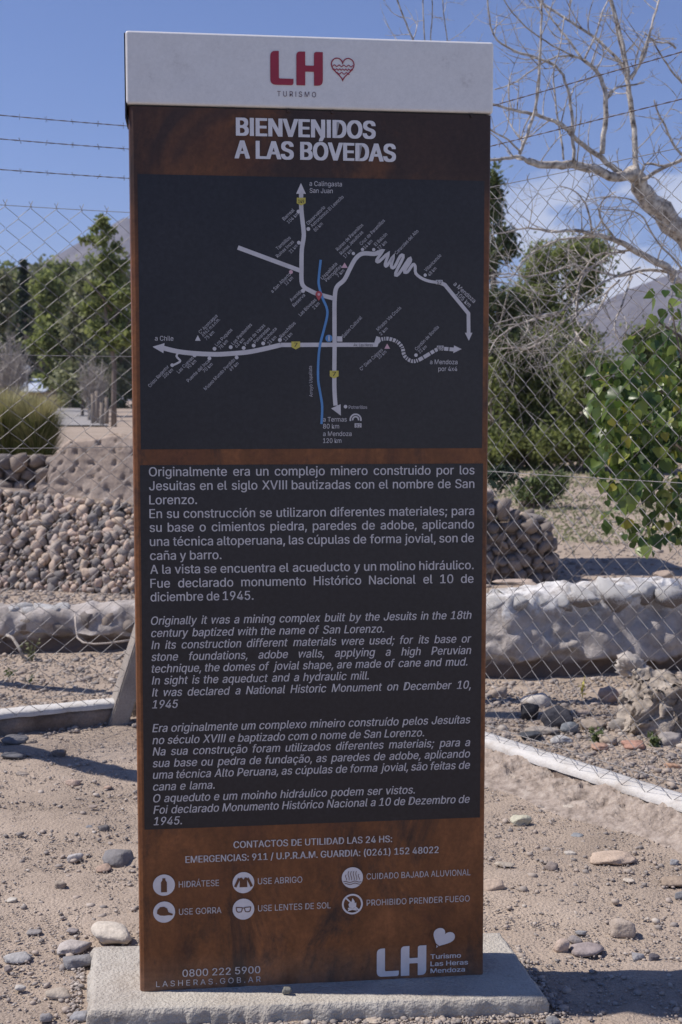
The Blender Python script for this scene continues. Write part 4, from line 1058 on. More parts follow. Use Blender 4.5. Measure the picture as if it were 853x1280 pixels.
# ------------------------------------------------------------------ bare tree behind the right fence
def bare_tree():
    t = thing('bare_tree', 'leafless pale barked tree arching over the right fence', 'tree', (2.75, 7.8, 0))
    base = t.location.copy(); r = random.Random(77); tips = []
    def limb(name, pts, w0, w1, Y0, Y1, twig=1.0, sides=8, reg=True):
        n = len(pts); P_ = []; R = []
        # smooth the polyline
        for i in range(n - 1):
            p0 = pts[max(i - 1, 0)]; p1 = pts[i]; p2 = pts[i + 1]; p3 = pts[min(i + 2, n - 1)]
            for k in range(4):
                u = k / 4; q = [0.5 * ((2 * p1[c]) + (p2[c] - p0[c]) * u + (2 * p0[c] - 5 * p1[c] + 4 * p2[c] - p3[c]) * u * u + (-p0[c] + 3 * p1[c] - 3 * p2[c] + p3[c]) * u ** 3) for c in (0, 1)]
                s = (i + u) / (n - 1); P_.append((q[0], q[1], s))
        P_.append((*pts[-1], 1.0))
        W3 = [aty(a, b, Y0 + (Y1 - Y0) * s) for a, b, s in P_]
        for i, (a, b, s) in enumerate(P_):
            w = w0 + (w1 - w0) * s; Y = W3[i].y; R.append(w * 0.86 / 2 / FPX * Y)
            W3[i] += Vector((r.gauss(0, 1), r.gauss(0, 1), r.gauss(0, 1))) * (0.12 * R[i] + 0.001)
        mb = MB(); mb.tube([p - base for p in W3], R, sides); mb.build(name, mat_bark_pale, t, True)
        if twig:
            for i in range(2, len(W3) - 1):
                tips.append((W3[i], (W3[i + 1] - W3[i - 1]).normalized(), R[i], twig))
    limb('trunk', [(1010, 620), (960, 480), (905, 360), (860, 300), (825, 262), (800, 232), (788, 214)], 50, 20, 7.8, 7.3, 0)
    limb('branch', [(790, 216), (768, 222), (742, 212), (715, 206), (690, 207), (662, 203)], 15, 10, 7.3, 7.0, 0.8)
    limb('branch', [(662, 203), (650, 196), (632, 198), (600, 200), (570, 190)], 6, 3, 7.0, 6.9, 0.8)
    limb('branch', [(797, 222), (794, 175), (788, 125), (784, 90), (776, 45), (762, -5), (752, -40)], 9, 5, 7.3, 7.5, 1)
    limb('branch', [(784, 92), (770, 72), (745, 48), (712, 26), (680, 5), (650, -20)], 5, 3, 7.4, 7.6, 1)
    limb('branch', [(784, 96), (776, 60), (768, 20), (763, -10)], 3.5, 2.5, 7.3, 7.2, 0.5)
    limb('branch', [(786, 100), (803, 75), (812, 45), (818, 20), (828, -10)], 4.5, 2.5, 7.4, 7.6, 1)
    limb('branch', [(752, 193), (756, 160), (758, 125), (752, 100), (742, 85), (729, 75)], 8, 5, 7.2, 7.2, 0.8)
    limb('branch', [(729, 75), (712, 70), (690, 73), (665, 88), (645, 103), (618, 112)], 3.2, 1.6, 7.2, 7.1, 0.6)
    limb('branch', [(729, 75), (714, 55), (697, 33), (682, 10), (672, -15)], 3.8, 2, 7.2, 7.3, 1)
    limb('branch', [(731, 73), (746, 40), (753, 15), (764, -5)], 3, 2, 7.2, 7.4, 0.6)
    limb('branch', [(729, 75), (700, 62), (665, 40), (640, 15), (622, -15)], 2.8, 1.6, 7.2, 7.0, 1)
    limb('branch', [(758, 125), (770, 110), (792, 106), (806, 103)], 3.5, 2, 7.2, 7.3, 0.6)
    limb('branch', [(716, 165), (695, 152), (665, 142), (640, 137), (615, 130), (580, 118)], 6, 3, 7.1, 6.9, 1)
    limb('branch', [(775, 215), (752, 198), (722, 175), (706, 160), (690, 150)], 9, 4, 7.3, 7.0, 0.6)
    limb('branch', [(718, 203), (716, 170), (714, 130), (708, 105), (698, 85), (680, 75), (640, 62), (618, 45), (611, 15), (608, -10)], 5, 2.2, 7.1, 7.0, 0.8)
    limb('branch', [(650, 192), (662, 160), (672, 120), (675, 70), (677, 20), (678, -15)], 5, 2.5, 7.0, 6.9, 0.9)
    limb('branch', [(705, 200), (700, 165), (694, 120), (692, 90), (700, 60), (706, 20)], 3, 1.6, 7.0, 7.2, 0.8)
    limb('branch', [(650, 190), (636, 175), (620, 166), (600, 150), (585, 120), (575, 90), (560, 62)], 3, 2, 7.0, 6.7, 0.9)
    limb('branch', [(583, 110), (574, 85), (562, 60), (556, 25), (553, -10)], 2.4, 1.4, 6.8, 6.8, 0.7)
    limb('branch', [(560, 130), (530, 80), (517, 50), (505, 22), (494, -8)], 3.4, 2.4, 6.8, 6.8, 0.7)
    limb('branch', [(532, 90), (531, 45), (529, 10), (530, -15)], 2.2, 1.6, 6.8, 6.8, 0.5)
    limb('branch', [(536, 90), (539, 45), (541, 15), (540, -15)], 2.2, 1.4, 6.8, 6.8, 0.5)
    limb('branch', [(800, 228), (820, 215), (840, 205), (870, 195)], 6, 4, 7.3, 7.1, 0.8)
    limb('branch', [(800, 235), (806, 206), (830, 207), (853, 198), (880, 180)], 4, 2.5, 7.2, 7.0, 0.8)
    limb('branch', [(870, 210), (845, 185), (833, 160), (822, 140), (818, 125)], 4, 2, 7.4, 7.2, 0.8)
    limb('branch', [(880, 130), (850, 100), (830, 75), (815, 48)], 3.5, 2, 7.4, 7.2, 0.8)
    limb('branch', [(845, 60), (835, 53), (820, 52), (805, 40)], 3.5, 1.5, 7.2, 7.2, 0.8)
    limb('branch', [(790, 100), (800, 80), (812, 40), (822, 10)], 2.6, 1.5, 7.2, 7.1, 0.6)
    # drooping lower limbs
    limb('branch', [(900, 400), (855, 362), (836, 336), (815, 325), (790, 312), (765, 298), (740, 293), (715, 288), (690, 290)], 15, 3, 7.6, 6.9, 0.7)
    limb('branch', [(838, 340), (805, 338), (775, 345), (745, 338), (715, 330)], 5, 2, 7.5, 7.0, 0.8)
    drop = [[(790, 312), (760, 320), (730, 345), (715, 380), (690, 392), (655, 395), (618, 405)],
            [(800, 335), (765, 348), (735, 365), (700, 390), (660, 402), (620, 408)],
            [(780, 315), (745, 320), (720, 350), (690, 370), (650, 358), (615, 350)],
            [(775, 350), (750, 372), (715, 395), (680, 420), (655, 433), (640, 440)],
            [(790, 345), (778, 380), (768, 410), (780, 430), (782, 415)],
            [(760, 325), (730, 340), (722, 370), (721, 400), (735, 420)],
            [(745, 296), (700, 300), (660, 320), (640, 345), (612, 345)],
            [(700, 390), (670, 398), (640, 410), (620, 425), (612, 440)],
            [(690, 420), (660, 435), (635, 430), (612, 412)],
            [(760, 365), (740, 400), (700, 440), (680, 460)],
            [(720, 415), (730, 430), (745, 440), (765, 430)],
            [(770, 300), (750, 270), (755, 250), (770, 240)],
            [(740, 292), (735, 260), (720, 240), (700, 232)],
            [(853, 335), (820, 300), (800, 268), (770, 262), (740, 262)],
            [(845, 290), (812, 268), (790, 250), (760, 246), (735, 250)],
            [(880, 350), (850, 340), (840, 370), (838, 400), (830, 420)],
            [(690, 290), (660, 285), (635, 290), (612, 293)],
            [(720, 330), (690, 340), (660, 345), (630, 342), (610, 345)]]
    for q in drop: limb('branch', q, 3.4, 1.4, 7.3, 6.8, 1.15, 5)
    # twigs: thin curving shoots from the limbs, too many to tell apart
    mb = MB()
    for p, d, R, k in tips:
        if r.random() > (0.62 if p.z < 2.1 else 0.42) * k: continue
        side = d.cross(Vector((r.gauss(0, 1), r.gauss(0, 1), r.gauss(0, 1)))).normalized()
        v = (d * r.uniform(0.1, 0.8) + side).normalized(); L = r.uniform(0.10, 0.50) * (0.6 + 0.4 * k)
        droopy = p.z < 2.0
        def shoot(p, v, L, rad, depth):
            q = p.copy(); pts = [q.copy()]; n = 6; w = v.copy()
            cur = Vector((r.gauss(0, 1), r.gauss(0, 1), r.gauss(0, 1))) * 0.10 + Vector((0, 0, -0.10 if droopy else 0.07))
            for i in range(n):
                w = (w + cur + Vector((r.gauss(0, .06), r.gauss(0, .06), r.gauss(0, .06)))).normalized(); q = q + w * L / n; pts.append(q.copy())
            mb.tube([a - base for a in pts], [rad * (1 - 0.7 * i / n) for i in range(n + 1)], 4, False)
            if depth:
                for i in (2, 3, 4, 5):
                    if r.random() < 0.55:
                        s2 = w.cross(Vector((r.gauss(0, 1), r.gauss(0, 1), r.gauss(0, 1)))).normalized()
                        shoot(pts[i], (w * 0.6 + s2).normalized(), L * r.uniform(0.25, 0.5), rad * 0.6, depth - 1)
        shoot(p, v, L, min(0.0045, R * 0.55), 1 if k < 0.9 else 2)
    o = mb.build('twigs', mat_bark_pale, t, True); struct(o, 'stuff')
bare_tree()

# ------------------------------------------------------------------ broad leaved plant at the right edge
def broad_leaf_plant():
    t = thing('broad_leaf_plant', 'glossy broad leaved green plant hanging behind the fence at the right edge', 'plant', (2.3, 5.9, 0))
    base = t.location.copy(); r = random.Random(91)
    LM = []
    for s in range(6):                                    # heart shaped leaf, folded a little along its midrib
        q = random.Random(s); w = q.uniform(0.42, 0.5); fold = q.uniform(0.05, 0.2); cur = q.uniform(0.0, 0.25)
        prof = [(0.0, 0.0), (-0.06, 0.3), (0.05, 0.8), (0.25, 1.0), (0.5, 0.82), (0.75, 0.42), (1.0, 0.0)]
        V = []; F = []
        for (y, ww) in prof: V += [(-w * ww, y, fold * ww - cur * y * y), (0, y + (0.06 if y < 0 else 0), -cur * y * y), (w * ww, y, fold * ww - cur * y * y)]
        for i in range(len(prof) - 1): a = i * 3; F += [(a, a + 1, a + 4, a + 3), (a + 1, a + 2, a + 5, a + 4)]
        me = bpy.data.meshes.new('leaf'); me.from_pydata(V, [], F); me.polygons.foreach_set('use_smooth', np.ones(len(F), bool)); me.update(); me.materials.append(mat_leaf_big); LM.append((me, np.array(V), F))
    stems = [[(1000, 760), (930, 620), (880, 520), (850, 440), (838, 380)], [(1000, 760), (900, 600), (840, 500), (790, 460), (745, 475)], [(980, 720), (890, 600), (830, 560), (780, 540), (745, 560)],
             [(990, 740), (900, 640), (850, 620), (820, 640), (800, 680)], [(930, 620), (880, 480), (850, 420), (820, 400), (790, 420)], [(890, 600), (850, 560), (800, 520), (770, 500)], [(900, 640), (870, 640), (850, 660), (845, 680)]]
    anchor = []
    for i, st in enumerate(stems):
        Y = 5.5 + 0.12 * (i % 4); pts = [aty(px, py, Y + 0.1 * sin(k)) - base for k, (px, py) in enumerate(st)]
        if i in (0, 1, 2, 3): pts[0] = Vector((0, 0, 0)) + Vector((0.05 * i, 0, 0))
        mb = MB(); mb.tube(pts, [0.014, 0.010, 0.007, 0.005, 0.003][:len(pts)], 6); mb.build('stem', mat_bark, t, True)
    # leaf regions (px, py, rx, ry, weight)
    reg = [(848, 372, 34, 26, 14), (838, 412, 30, 28, 16), (820, 440, 30, 22, 16), (800, 470, 44, 30, 46), (762, 468, 26, 24, 18), (845, 480, 36, 40, 44), (760, 505, 26, 26, 24), (800, 520, 44, 36, 60), (845, 545, 34, 40, 50), (762, 552, 24, 28, 26), (800, 570, 42, 34, 54), (770, 590, 28, 26, 24), (845, 600, 34, 34, 40), (808, 620, 28, 26, 28), (845, 645, 30, 26, 26), (800, 662, 20, 20, 14), (812, 680, 12, 12, 6), (846, 668, 16, 12, 8), (900, 500, 60, 130, 90), (748, 488, 18, 22, 16), (746, 530, 16, 26, 16), (750, 575, 14, 22, 12), (768, 640, 20, 20, 8), (790, 600, 24, 24, 20), (840, 520, 40, 50, 40), (800, 420, 20, 14, 6), (790, 545, 44, 50, 50)]
    L = []
    for (px, py, rx, ry, n) in reg:
        for k in range(int(n * 1.3)):
            a = r.uniform(0, 6.28); q = r.random() ** 0.55
            L.append((px + cos(a) * rx * q, py + sin(a) * ry * q, 5.55 + r.gauss(0, 0.16)))
    def frame(p):
        # leaves hang tip down and face outwards or up with scatter
        tip = Vector((r.gauss(0, 0.55), r.gauss(0, 0.5), -1.0 + r.gauss(0, 0.45))).normalized()
        nrm = Vector((r.gauss(-0.25, 0.6), r.gauss(-0.6, 0.5), r.gauss(0.6, 0.5)))
        x = tip.cross(nrm).normalized(); z = x.cross(tip).normalized(); return x, tip, z
    L.sort(key=lambda q: q[2]); cnt = 0; VV = []; FF = []; off = 0
    from mathutils import Matrix
    for (px, py, Y) in L:
        p = aty(px, py, max(5.15, Y)) - base; x, y, z = frame(p); s = r.choice((r.uniform(0.028, 0.045), r.uniform(0.045, 0.072)))
        R = Matrix((x, y, z)).transposed()
        me, Vn, F = r.choice(LM)
        if cnt < 300 and px < 862:
            o = bpy.data.objects.new('leaf', me); COL.objects.link(o); o.parent = t
            o.matrix_local = Matrix.Translation(p) @ (R.to_4x4()) @ Matrix.Scale(s, 4); cnt += 1
        else:
            RV = (np.array(R) @ (Vn * s).T).T + np.array(p); VV.append(RV); FF.append(np.array(F) + off); off += len(Vn)
    o = obj('more_leaves', mesh_np('more_leaves', np.concatenate(VV), np.concatenate(FF), True), mat_leaf_big, t); struct(o, 'stuff')
broad_leaf_plant()

# ------------------------------------------------------------------ slab under the sign
def slab():
    z1 = 0.04; n = 160; m = 60; V = []; F = []
    a, b, c, d = slab_poly[1], slab_poly[2], slab_poly[3], slab_poly[0]
    def at(u, v):
        p = (a.lerp(b, u)).lerp(d.lerp(c, u), v); return p
    for j in range(m + 1):
        for i in range(n + 1):
            u, v = i / n, j / m; p = at(u, v); e = min(u * 1.05, (1 - u) * 1.05, v * 0.37, (1 - v) * 0.37)
            z = z1 - 0.003 * max(0, 1 - e / 0.004) ** 2 + 0.0016 * noise.noise(Vector((p.x * 25, p.y * 25, 0))) + 0.0016 * noise.noise(Vector((p.x * 6, p.y * 6, 4)))
            jx = 0.003 * noise.noise(Vector((p.x * 30, p.y * 30, 8)))
            V.append((p.x + jx, p.y + jx, z))
    for j in range(m):
        for i in range(n): q = j * (n + 1) + i; F.append((q, q + 1, q + n + 2, q + n + 1))
    ring = [i for i in range(n + 1)] + [j * (n + 1) + n for j in range(1, m + 1)] + [m * (n + 1) + i for i in range(n - 1, -1, -1)] + [j * (n + 1) for j in range(m - 1, 0, -1)]
    cx = sum(p.x for p in slab_poly) / 4; cy = sum(p.y for p in slab_poly) / 4
    cur = ring
    for lv, (z, o) in enumerate(((0.022, 0.006), (0.0, 0.002), (-0.05, -0.004))):
        nx = []
        for k in cur:
            x, y, _ = V[k] if lv == 0 else V[k]
            q = Vector((x * 40, y * 40, z * 60)); am = 0.011 * noise.noise(q)
            dx, dy = x - cx, y - cy; L = math.hypot(dx, dy); V.append((x + dx / L * (o + am), y + dy / L * (o + am), z)); nx.append(len(V) - 1)
        for k in range(len(cur)): k2 = (k + 1) % len(cur); F.append((cur[k], nx[k], nx[k2], cur[k2]))
        cur = nx
    me = bpy.data.meshes.new('concrete_slab'); me.from_pydata(V, [], F); me.polygons.foreach_set('use_smooth', np.ones(len(F), bool)); me.update()
    tag(obj('concrete_slab', me, M('stained_concrete', [(0.32, (0.27, 0.235, 0.195)), (0.44, (0.42, 0.385, 0.335)), (0.56, (0.48, 0.45, 0.395)), (0.72, (0.56, 0.53, 0.47))], scale=4.5, detail=14, nrough=0.8, rough=0.9, bump=0.8, bscale=120, spec=0.15, fine=0.16, fscale=260, distort=0.3)), 'pale poured concrete base slab under the brown information sign', 'slab')
slab()

# ------------------------------------------------------------------ the sign
SX, SY, YAW, SW, SH = -0.476594, 2.923724, 0.113639, 0.829906, 2.2
SZ = 0.04
sign = thing('information_sign', 'tall rusty brown tourist totem with grey white top, route map and three texts', 'sign', (SX, SY, SZ), YAW)
_ex = Vector((cos(YAW), sin(YAW), 0)); _en = Vector((-sin(YAW), cos(YAW), 0))
def uv(px, py):
    """point of the sign face (metres from its lower left corner) seen at a pixel of the photograph"""
    d = ray(px, py); o = Vector((0, 0, HC)); s = Vector((SX, SY, SZ))
    t = (s - o).dot(_en) / d.dot(_en); p = o + d * t - s
    return (p.dot(_ex), p.z)

def corten():
    m = bpy.data.materials.new('weathered_brown_steel'); t, N, L = nodes(m); b = N['Principled BSDF']
    tcn = N.new('ShaderNodeTexCoord')
    def nz(s, d=6, r=0.6, st=(1, 1, 1), dist=0.0):
        mpn = N.new('ShaderNodeMapping'); mpn.inputs['Scale'].default_value = st; L.new(tcn.outputs['Object'], mpn.inputs['Vector'])
        n = N.new('ShaderNodeTexNoise'); n.inputs['Scale'].default_value = s; n.inputs['Detail'].default_value = d; n.inputs['Roughness'].default_value = r; n.inputs['Distortion'].default_value = dist
        L.new(mpn.outputs[0], n.inputs['Vector']); return n.outputs['Fac']
    cr = N.new('ShaderNodeValToRGB'); L.new(nz(5.5, 12, 0.72, (1, 1, 0.7), 0.4), cr.inputs['Fac']); e = cr.color_ramp.elements
    e[0].position = 0.30; e[0].color = (0.095, 0.034, 0.018, 1); e[1].position = 0.70; e[1].color = (0.270, 0.104, 0.038, 1)
    x = e.new(0.5); x.color = (0.170, 0.064, 0.022, 1)
    st = N.new('ShaderNodeMapRange'); L.new(nz(7.0, 11, 0.72, (1, 1, 0.5), 0.5), st.inputs['Value']); st.inputs['From Min'].default_value = 0.52; st.inputs['From Max'].default_value = 0.66
    mx = N.new('ShaderNodeMixRGB'); mx.inputs['Color2'].default_value = (0.026, 0.018, 0.018, 1)
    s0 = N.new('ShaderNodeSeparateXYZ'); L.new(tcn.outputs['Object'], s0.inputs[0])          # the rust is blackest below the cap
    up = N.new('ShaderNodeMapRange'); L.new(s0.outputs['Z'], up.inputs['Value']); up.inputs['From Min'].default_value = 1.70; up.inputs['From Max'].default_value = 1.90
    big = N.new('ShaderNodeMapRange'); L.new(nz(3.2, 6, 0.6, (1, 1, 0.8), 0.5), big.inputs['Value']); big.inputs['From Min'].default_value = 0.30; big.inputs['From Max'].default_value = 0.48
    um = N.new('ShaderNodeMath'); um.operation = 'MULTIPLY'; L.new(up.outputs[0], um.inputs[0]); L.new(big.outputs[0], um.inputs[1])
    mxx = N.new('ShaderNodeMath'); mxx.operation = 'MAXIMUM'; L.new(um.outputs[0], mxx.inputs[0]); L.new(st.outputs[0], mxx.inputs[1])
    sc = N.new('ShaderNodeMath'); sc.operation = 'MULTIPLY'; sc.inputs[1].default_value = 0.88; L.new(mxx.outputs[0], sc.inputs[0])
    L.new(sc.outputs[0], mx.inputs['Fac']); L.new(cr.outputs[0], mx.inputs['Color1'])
    fn = N.new('ShaderNodeMapRange'); L.new(nz(90, 4, 0.7), fn.inputs['Value']); fn.inputs['From Min'].default_value = 0.3; fn.inputs['From Max'].default_value = 0.7; fn.inputs['To Min'].default_value = 0.76; fn.inputs['To Max'].default_value = 1.20
    # soil splashed up on the lowest hand's breadth
    sp = N.new('ShaderNodeSeparateXYZ'); L.new(tcn.outputs['Object'], sp.inputs[0])
    dz = N.new('ShaderNodeMapRange'); L.new(sp.outputs['Z'], dz.inputs['Value']); dz.inputs['From Min'].default_value = 0.09; dz.inputs['From Max'].default_value = 0.0; dz.inputs['To Max'].default_value = 0.35
    dn = N.new('ShaderNodeMath'); dn.operation = 'MULTIPLY'; L.new(dz.outputs[0], dn.inputs[0]); L.new(nz(30, 5, 0.7), dn.inputs[1])
    m2 = N.new('ShaderNodeMixRGB'); m2.inputs['Color2'].default_value = (0.33, 0.28, 0.23, 1); L.new(dn.outputs[0], m2.inputs['Fac']); L.new(mx.outputs[0], m2.inputs['Color1'])
    vm = N.new('ShaderNodeVectorMath'); vm.operation = 'SCALE'; L.new(m2.outputs[0], vm.inputs[0]); L.new(fn.outputs[0], vm.inputs['Scale'])
    rn = N.new('ShaderNodeMapRange'); L.new(nz(16, 9, 0.7, (1, 1, 0.30)), rn.inputs['Value']); rn.inputs['From Min'].default_value = 0.42; rn.inputs['From Max'].default_value = 0.66; rn.inputs['To Min'].default_value = 1.12; rn.inputs['To Max'].default_value = 0.78   # run marks
    v2 = N.new('ShaderNodeVectorMath'); v2.operation = 'SCALE'; L.new(vm.outputs[0], v2.inputs[0]); L.new(rn.outputs[0], v2.inputs['Scale']); vm = v2
    L.new(vm.outputs[0], b.inputs['Base Color']); b.inputs['Roughness'].default_value = 0.5; b.inputs['Specular IOR Level'].default_value = 0.35
    bp = N.new('ShaderNodeBump'); bp.inputs['Strength'].default_value = 0.12; bp.inputs['Distance'].default_value = 0.004; L.new(nz(60, 5, 0.7), bp.inputs['Height']); L.new(bp.outputs[0], b.inputs['Normal'])
    return m
mat_corten = corten()
mat_cap = M('grey_white_paint', [(0.30, (0.52, 0.50, 0.49)), (0.42, (0.69, 0.675, 0.66)), (0.75, (0.75, 0.735, 0.72))], scale=11, detail=12, nrough=0.75, rough=0.42, spec=0.4, bump=0.14, bscale=16, fine=0.05, fscale=140)
mat_panel = M('dark_print', [(0.3, (0.016, 0.015, 0.020)), (0.7, (0.023, 0.021, 0.026))], scale=5, rough=0.35, spec=0.35, bump=0.03, bscale=12, fine=0.3, fscale=90)
mat_print = M('pale_print', [(0.3, (0.50, 0.48, 0.49)), (0.7, (0.60, 0.58, 0.59))], scale=30, rough=0.55)
mat_print_w = M('white_print', [(0.3, (0.62, 0.60, 0.61)), (0.7, (0.72, 0.70, 0.71))], scale=30, rough=0.5)
mat_print_dim = M('dim_print', [(0.3, (0.44, 0.43, 0.45)), (0.7, (0.52, 0.50, 0.52))], scale=30, rough=0.55)
mat_red = flat('logo_red', (0.32, 0.035, 0.06), 0.5)
mat_darkletter = flat('dark_letter', (0.10, 0.05, 0.07), 0.5)
mat_yellow_s = flat('shield_yellow', (0.55, 0.47, 0.10), 0.5)
mat_blue = flat('river_blue', (0.10, 0.25, 0.50), 0.5)
mat_pin = flat('pin_red', (0.40, 0.08, 0.09), 0.5)
mat_pink = flat('pink_mark', (0.60, 0.38, 0.42), 0.5)
mat_black = flat('print_black', (0.035, 0.033, 0.04), 0.5)
mat_corten_print = flat('brown_print', (0.13, 0.058, 0.030), 0.5)

def bevel_box(name, x0, x1, y0, y1, z0, z1, off, seg, mat, parent, edges='v'):
    bm = bmesh.new(); bmesh.ops.create_cube(bm, size=1.0)
    for v in bm.verts: v.co = Vector(((x0 + x1) / 2 + v.co.x * (x1 - x0), (y0 + y1) / 2 + v.co.y * (y1 - y0), (z0 + z1) / 2 + v.co.z * (z1 - z0)))
    es = [e for e in bm.edges if edges == 'all' or abs(e.verts[0].co.z - e.verts[1].co.z) > 0.01]
    bmesh.ops.bevel(bm, geom=es, offset=off, segments=seg, affect='EDGES', profile=0.6)
    me = bpy.data.meshes.new(name); bm.to_mesh(me); bm.free(); me.materials.append(mat)
    return obj(name, me, None, parent)
DEP = 0.125
capz = uv(386, 136)[1]
# body: folded steel box with a slanted left return, cap over it
def body():
    x0, x1 = 0.003, SW - 0.004
    sec = [(x0 + 0.0005, 0.013), (x0 + 0.0035, 0.004), (x0 + 0.0115, 0.0), (x1 - 0.003, 0.0), (x1, 0.003), (x1, DEP - 0.003), (x1 - 0.003, DEP), (x0 + 0.010, DEP), (x0, DEP - 0.010)]
    V = []; n = len(sec)
    for z in (0.0, capz - 0.004): V += [(x, y, z) for x, y in sec]
    F = [(i, (i + 1) % n, (i + 1) % n + n, i + n) for i in range(n)] + [tuple(range(n))[::-1], tuple(range(n, 2 * n))]
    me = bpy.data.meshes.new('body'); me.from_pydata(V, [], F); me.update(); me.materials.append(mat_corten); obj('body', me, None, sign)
body()
mb = MB(); mb.box(0.012, SW - 0.012, 0.010, DEP - 0.008, capz - 0.008, capz + 0.01); mb.build('shadow_gap', mat_black, sign)
bevel_box('cap', -0.0005, SW + 0.0005, -0.004, DEP + 0.004, capz, SH, 0.008, 4, mat_cap, sign, 'all')
mb = MB(); mb.box(-0.0035, -0.0006, 0.004, DEP - 0.004, capz - 0.03, SH - 0.004); mb.build('side_trim', mat_black, sign)
for (x_) in (0.46, 0.78, 0.36):
    mb = MB(); mb.tube([(x_, -0.0005, capz - 0.006), (x_, -0.0045, capz - 0.006)], 0.004, 8); mb.build('rivet', mat_corten, sign)
def panel(name, TL, TR, BL, BR):
    a, b, c, d = uv(*TL), uv(*TR), uv(*BR), uv(*BL); x0 = (a[0] + d[0]) / 2; x1 = (b[0] + c[0]) / 2; z1 = (a[1] + b[1]) / 2; z0 = (c[1] + d[1]) / 2
    mb = MB(); mb.box(x0, x1, -0.0012, 0.0008, z0, z1); mb.build(name, mat_panel, sign); return x0, x1, z0, z1
mp_ = panel('map_panel', (173.5, 217), (604.5, 227), (175, 562), (604, 560))
tp_ = panel('text_panel', (175, 581.5), (604, 579.5), (181, 1036.6), (600, 1022))

# --- lettering
_cache = {}
try: FONT = bpy.data.fonts.load(bpy.utils.system_resource('DATAFILES', path='fonts') + '/Inter.woff2')   # the sans serif that ships with Blender
except Exception: FONT = None
def glyphs(body, bold=0.0, shear=0.0, space=1.0):
    k = (body, bold, shear, space)
    if k in _cache: return _cache[k]
    c = bpy.data.curves.new('lettering', 'FONT'); c.body = body; c.size = 1.0; c.resolution_u = 4; c.shear = shear; c.space_character = space
    if FONT: c.font = FONT
    o = bpy.data.objects.new('lettering', c); me = bpy.data.meshes.new_from_object(o)
    v = np.array([p.co[:2] for p in me.vertices]) if len(me.vertices) else np.zeros((0, 2)); f = [tuple(p.vertices) for p in me.polygons]
    bpy.data.objects.remove(o); bpy.data.curves.remove(c); bpy.data.meshes.remove(me)
    if FONT and 'I' in body:                              # Inter's I wears serifs: draw them in to the stem
        par = list(range(len(v)))
        def find(i):
            while par[i] != i: par[i] = par[par[i]]; i = par[i]
            return i
        for q in f:
            for i in q[1:]: par[find(q[0])] = find(i)
        isl = {}
        for i in range(len(v)): isl.setdefault(find(i), []).append(i)
        U0 = v[:, 0] - shear * v[:, 1]; U1 = U0.copy()
        for ids in isl.values():
            u = U0[ids]
            if len(ids) == 12 and np.ptp(u) < 0.262 and np.ptp(v[ids, 1]) > 0.4:
                m = (u.max() + u.min()) / 2; U1[U0 > u.max()] -= 0.105           # and close the gap they leave
                U1[ids] += np.clip(u, m - 0.034, m + 0.034) - u - 0.0525
        v[:, 0] = U1 + shear * v[:, 1]
    _cache[k] = (v, f); return v, f
CAPH = float(glyphs('H')[0][:, 1].max())
class Print:
    """flat print on the sign face"""
    def __init__(s, lift=0.0022): s.V = []; s.F = []; s.l = lift
    def poly(s, v, f, lift=0.0):
        o = len(s.V); s.V += [(x, -(s.l + lift), z) for x, z in v]; s.F += [tuple(i + o for i in q) for q in f]
    def text(s, body, a, b=None, cap_m=0.02, bold=0.0, shear=0.0, xs=0.88, space=1.0, align='l'):
        """a = baseline start in face metres, b = baseline end (fits the width and the slope)"""
        v, f = glyphs(body, bold, shear, space)
        if not len(v): return
        sz = cap_m / CAPH; w0 = v[:, 0].min(); w = v[:, 0].max() - w0
        if b is not None:
            dx, dz = b[0] - a[0], b[1] - a[1]; L = math.hypot(dx, dz); sx = L / w; c, sn = dx / L, dz / L
        else: sx = sz * xs; c, sn = 1, 0
        x = (v[:, 0] - w0) * sx; y = v[:, 1] * sz
        if align == 'r' and b is None: x = x - w * sx
        offs = [0.0] if bold < 0.006 else list(np.linspace(-bold, bold, 3 if bold < 0.02 else 5) * sz)   # heavier strokes: the outline struck again a hair to the side
        for n_, dx in enumerate(offs):
            for m_, dy in enumerate([0.0] if bold < 0.02 else [-bold * 0.35 * sz, bold * 0.35 * sz]):
                s.poly(np.stack([a[0] + (x + dx) * c - (y + dy) * sn, a[1] + (x + dx) * sn + (y + dy) * c], -1).tolist(), f, 0.00003 * (n_ * 2 + m_))
        return w * sx
    def ribbon(s, pts, w, lift=0.0, closed=False):
        P_ = [Vector(p) for p in pts]; n = len(P_); V = []
        for i in range(n):
            if closed: d0 = P_[i] - P_[i - 1]; d1 = P_[(i + 1) % n] - P_[i]
            else: d0 = P_[i] - P_[max(i - 1, 0)] if i else P_[1] - P_[0]; d1 = P_[min(i + 1, n - 1)] - P_[i] if i < n - 1 else d0
            d0 = d0.normalized(); d1 = d1.normalized(); d = (d0 + d1); d = d.normalized() if d.length > 1e-6 else d0
            nn = Vector((-d.y, d.x)); k = 1 / max(0.5, nn.dot(Vector((-d0.y, d0.x))))
            V += [P_[i] + nn * w / 2 * k, P_[i] - nn * w / 2 * k]
        F = [(2 * i, 2 * i + 1, 2 * i + 3, 2 * i + 2) for i in range(n - 1)]
        if closed: F.append((2 * n - 2, 2 * n - 1, 1, 0))
        s.poly([tuple(v) for v in V], F, lift)
    def disc(s, c, r, n=28, lift=0.0): s.poly([(c[0] + r * cos(2 * pi * k / n), c[1] + r * sin(2 * pi * k / n)) for k in range(n)], [tuple(range(n))], lift)
    def build(s, name, mat, parent=None): 
        me = bpy.data.meshes.new(name); me.from_pydata(s.V, [], s.F); me.update(); me.materials.append(mat); return obj(name, me, None, parent or sign)
def pw(px): return px / FPX * 3.02                        # a width of so many pixels, in metres on the face
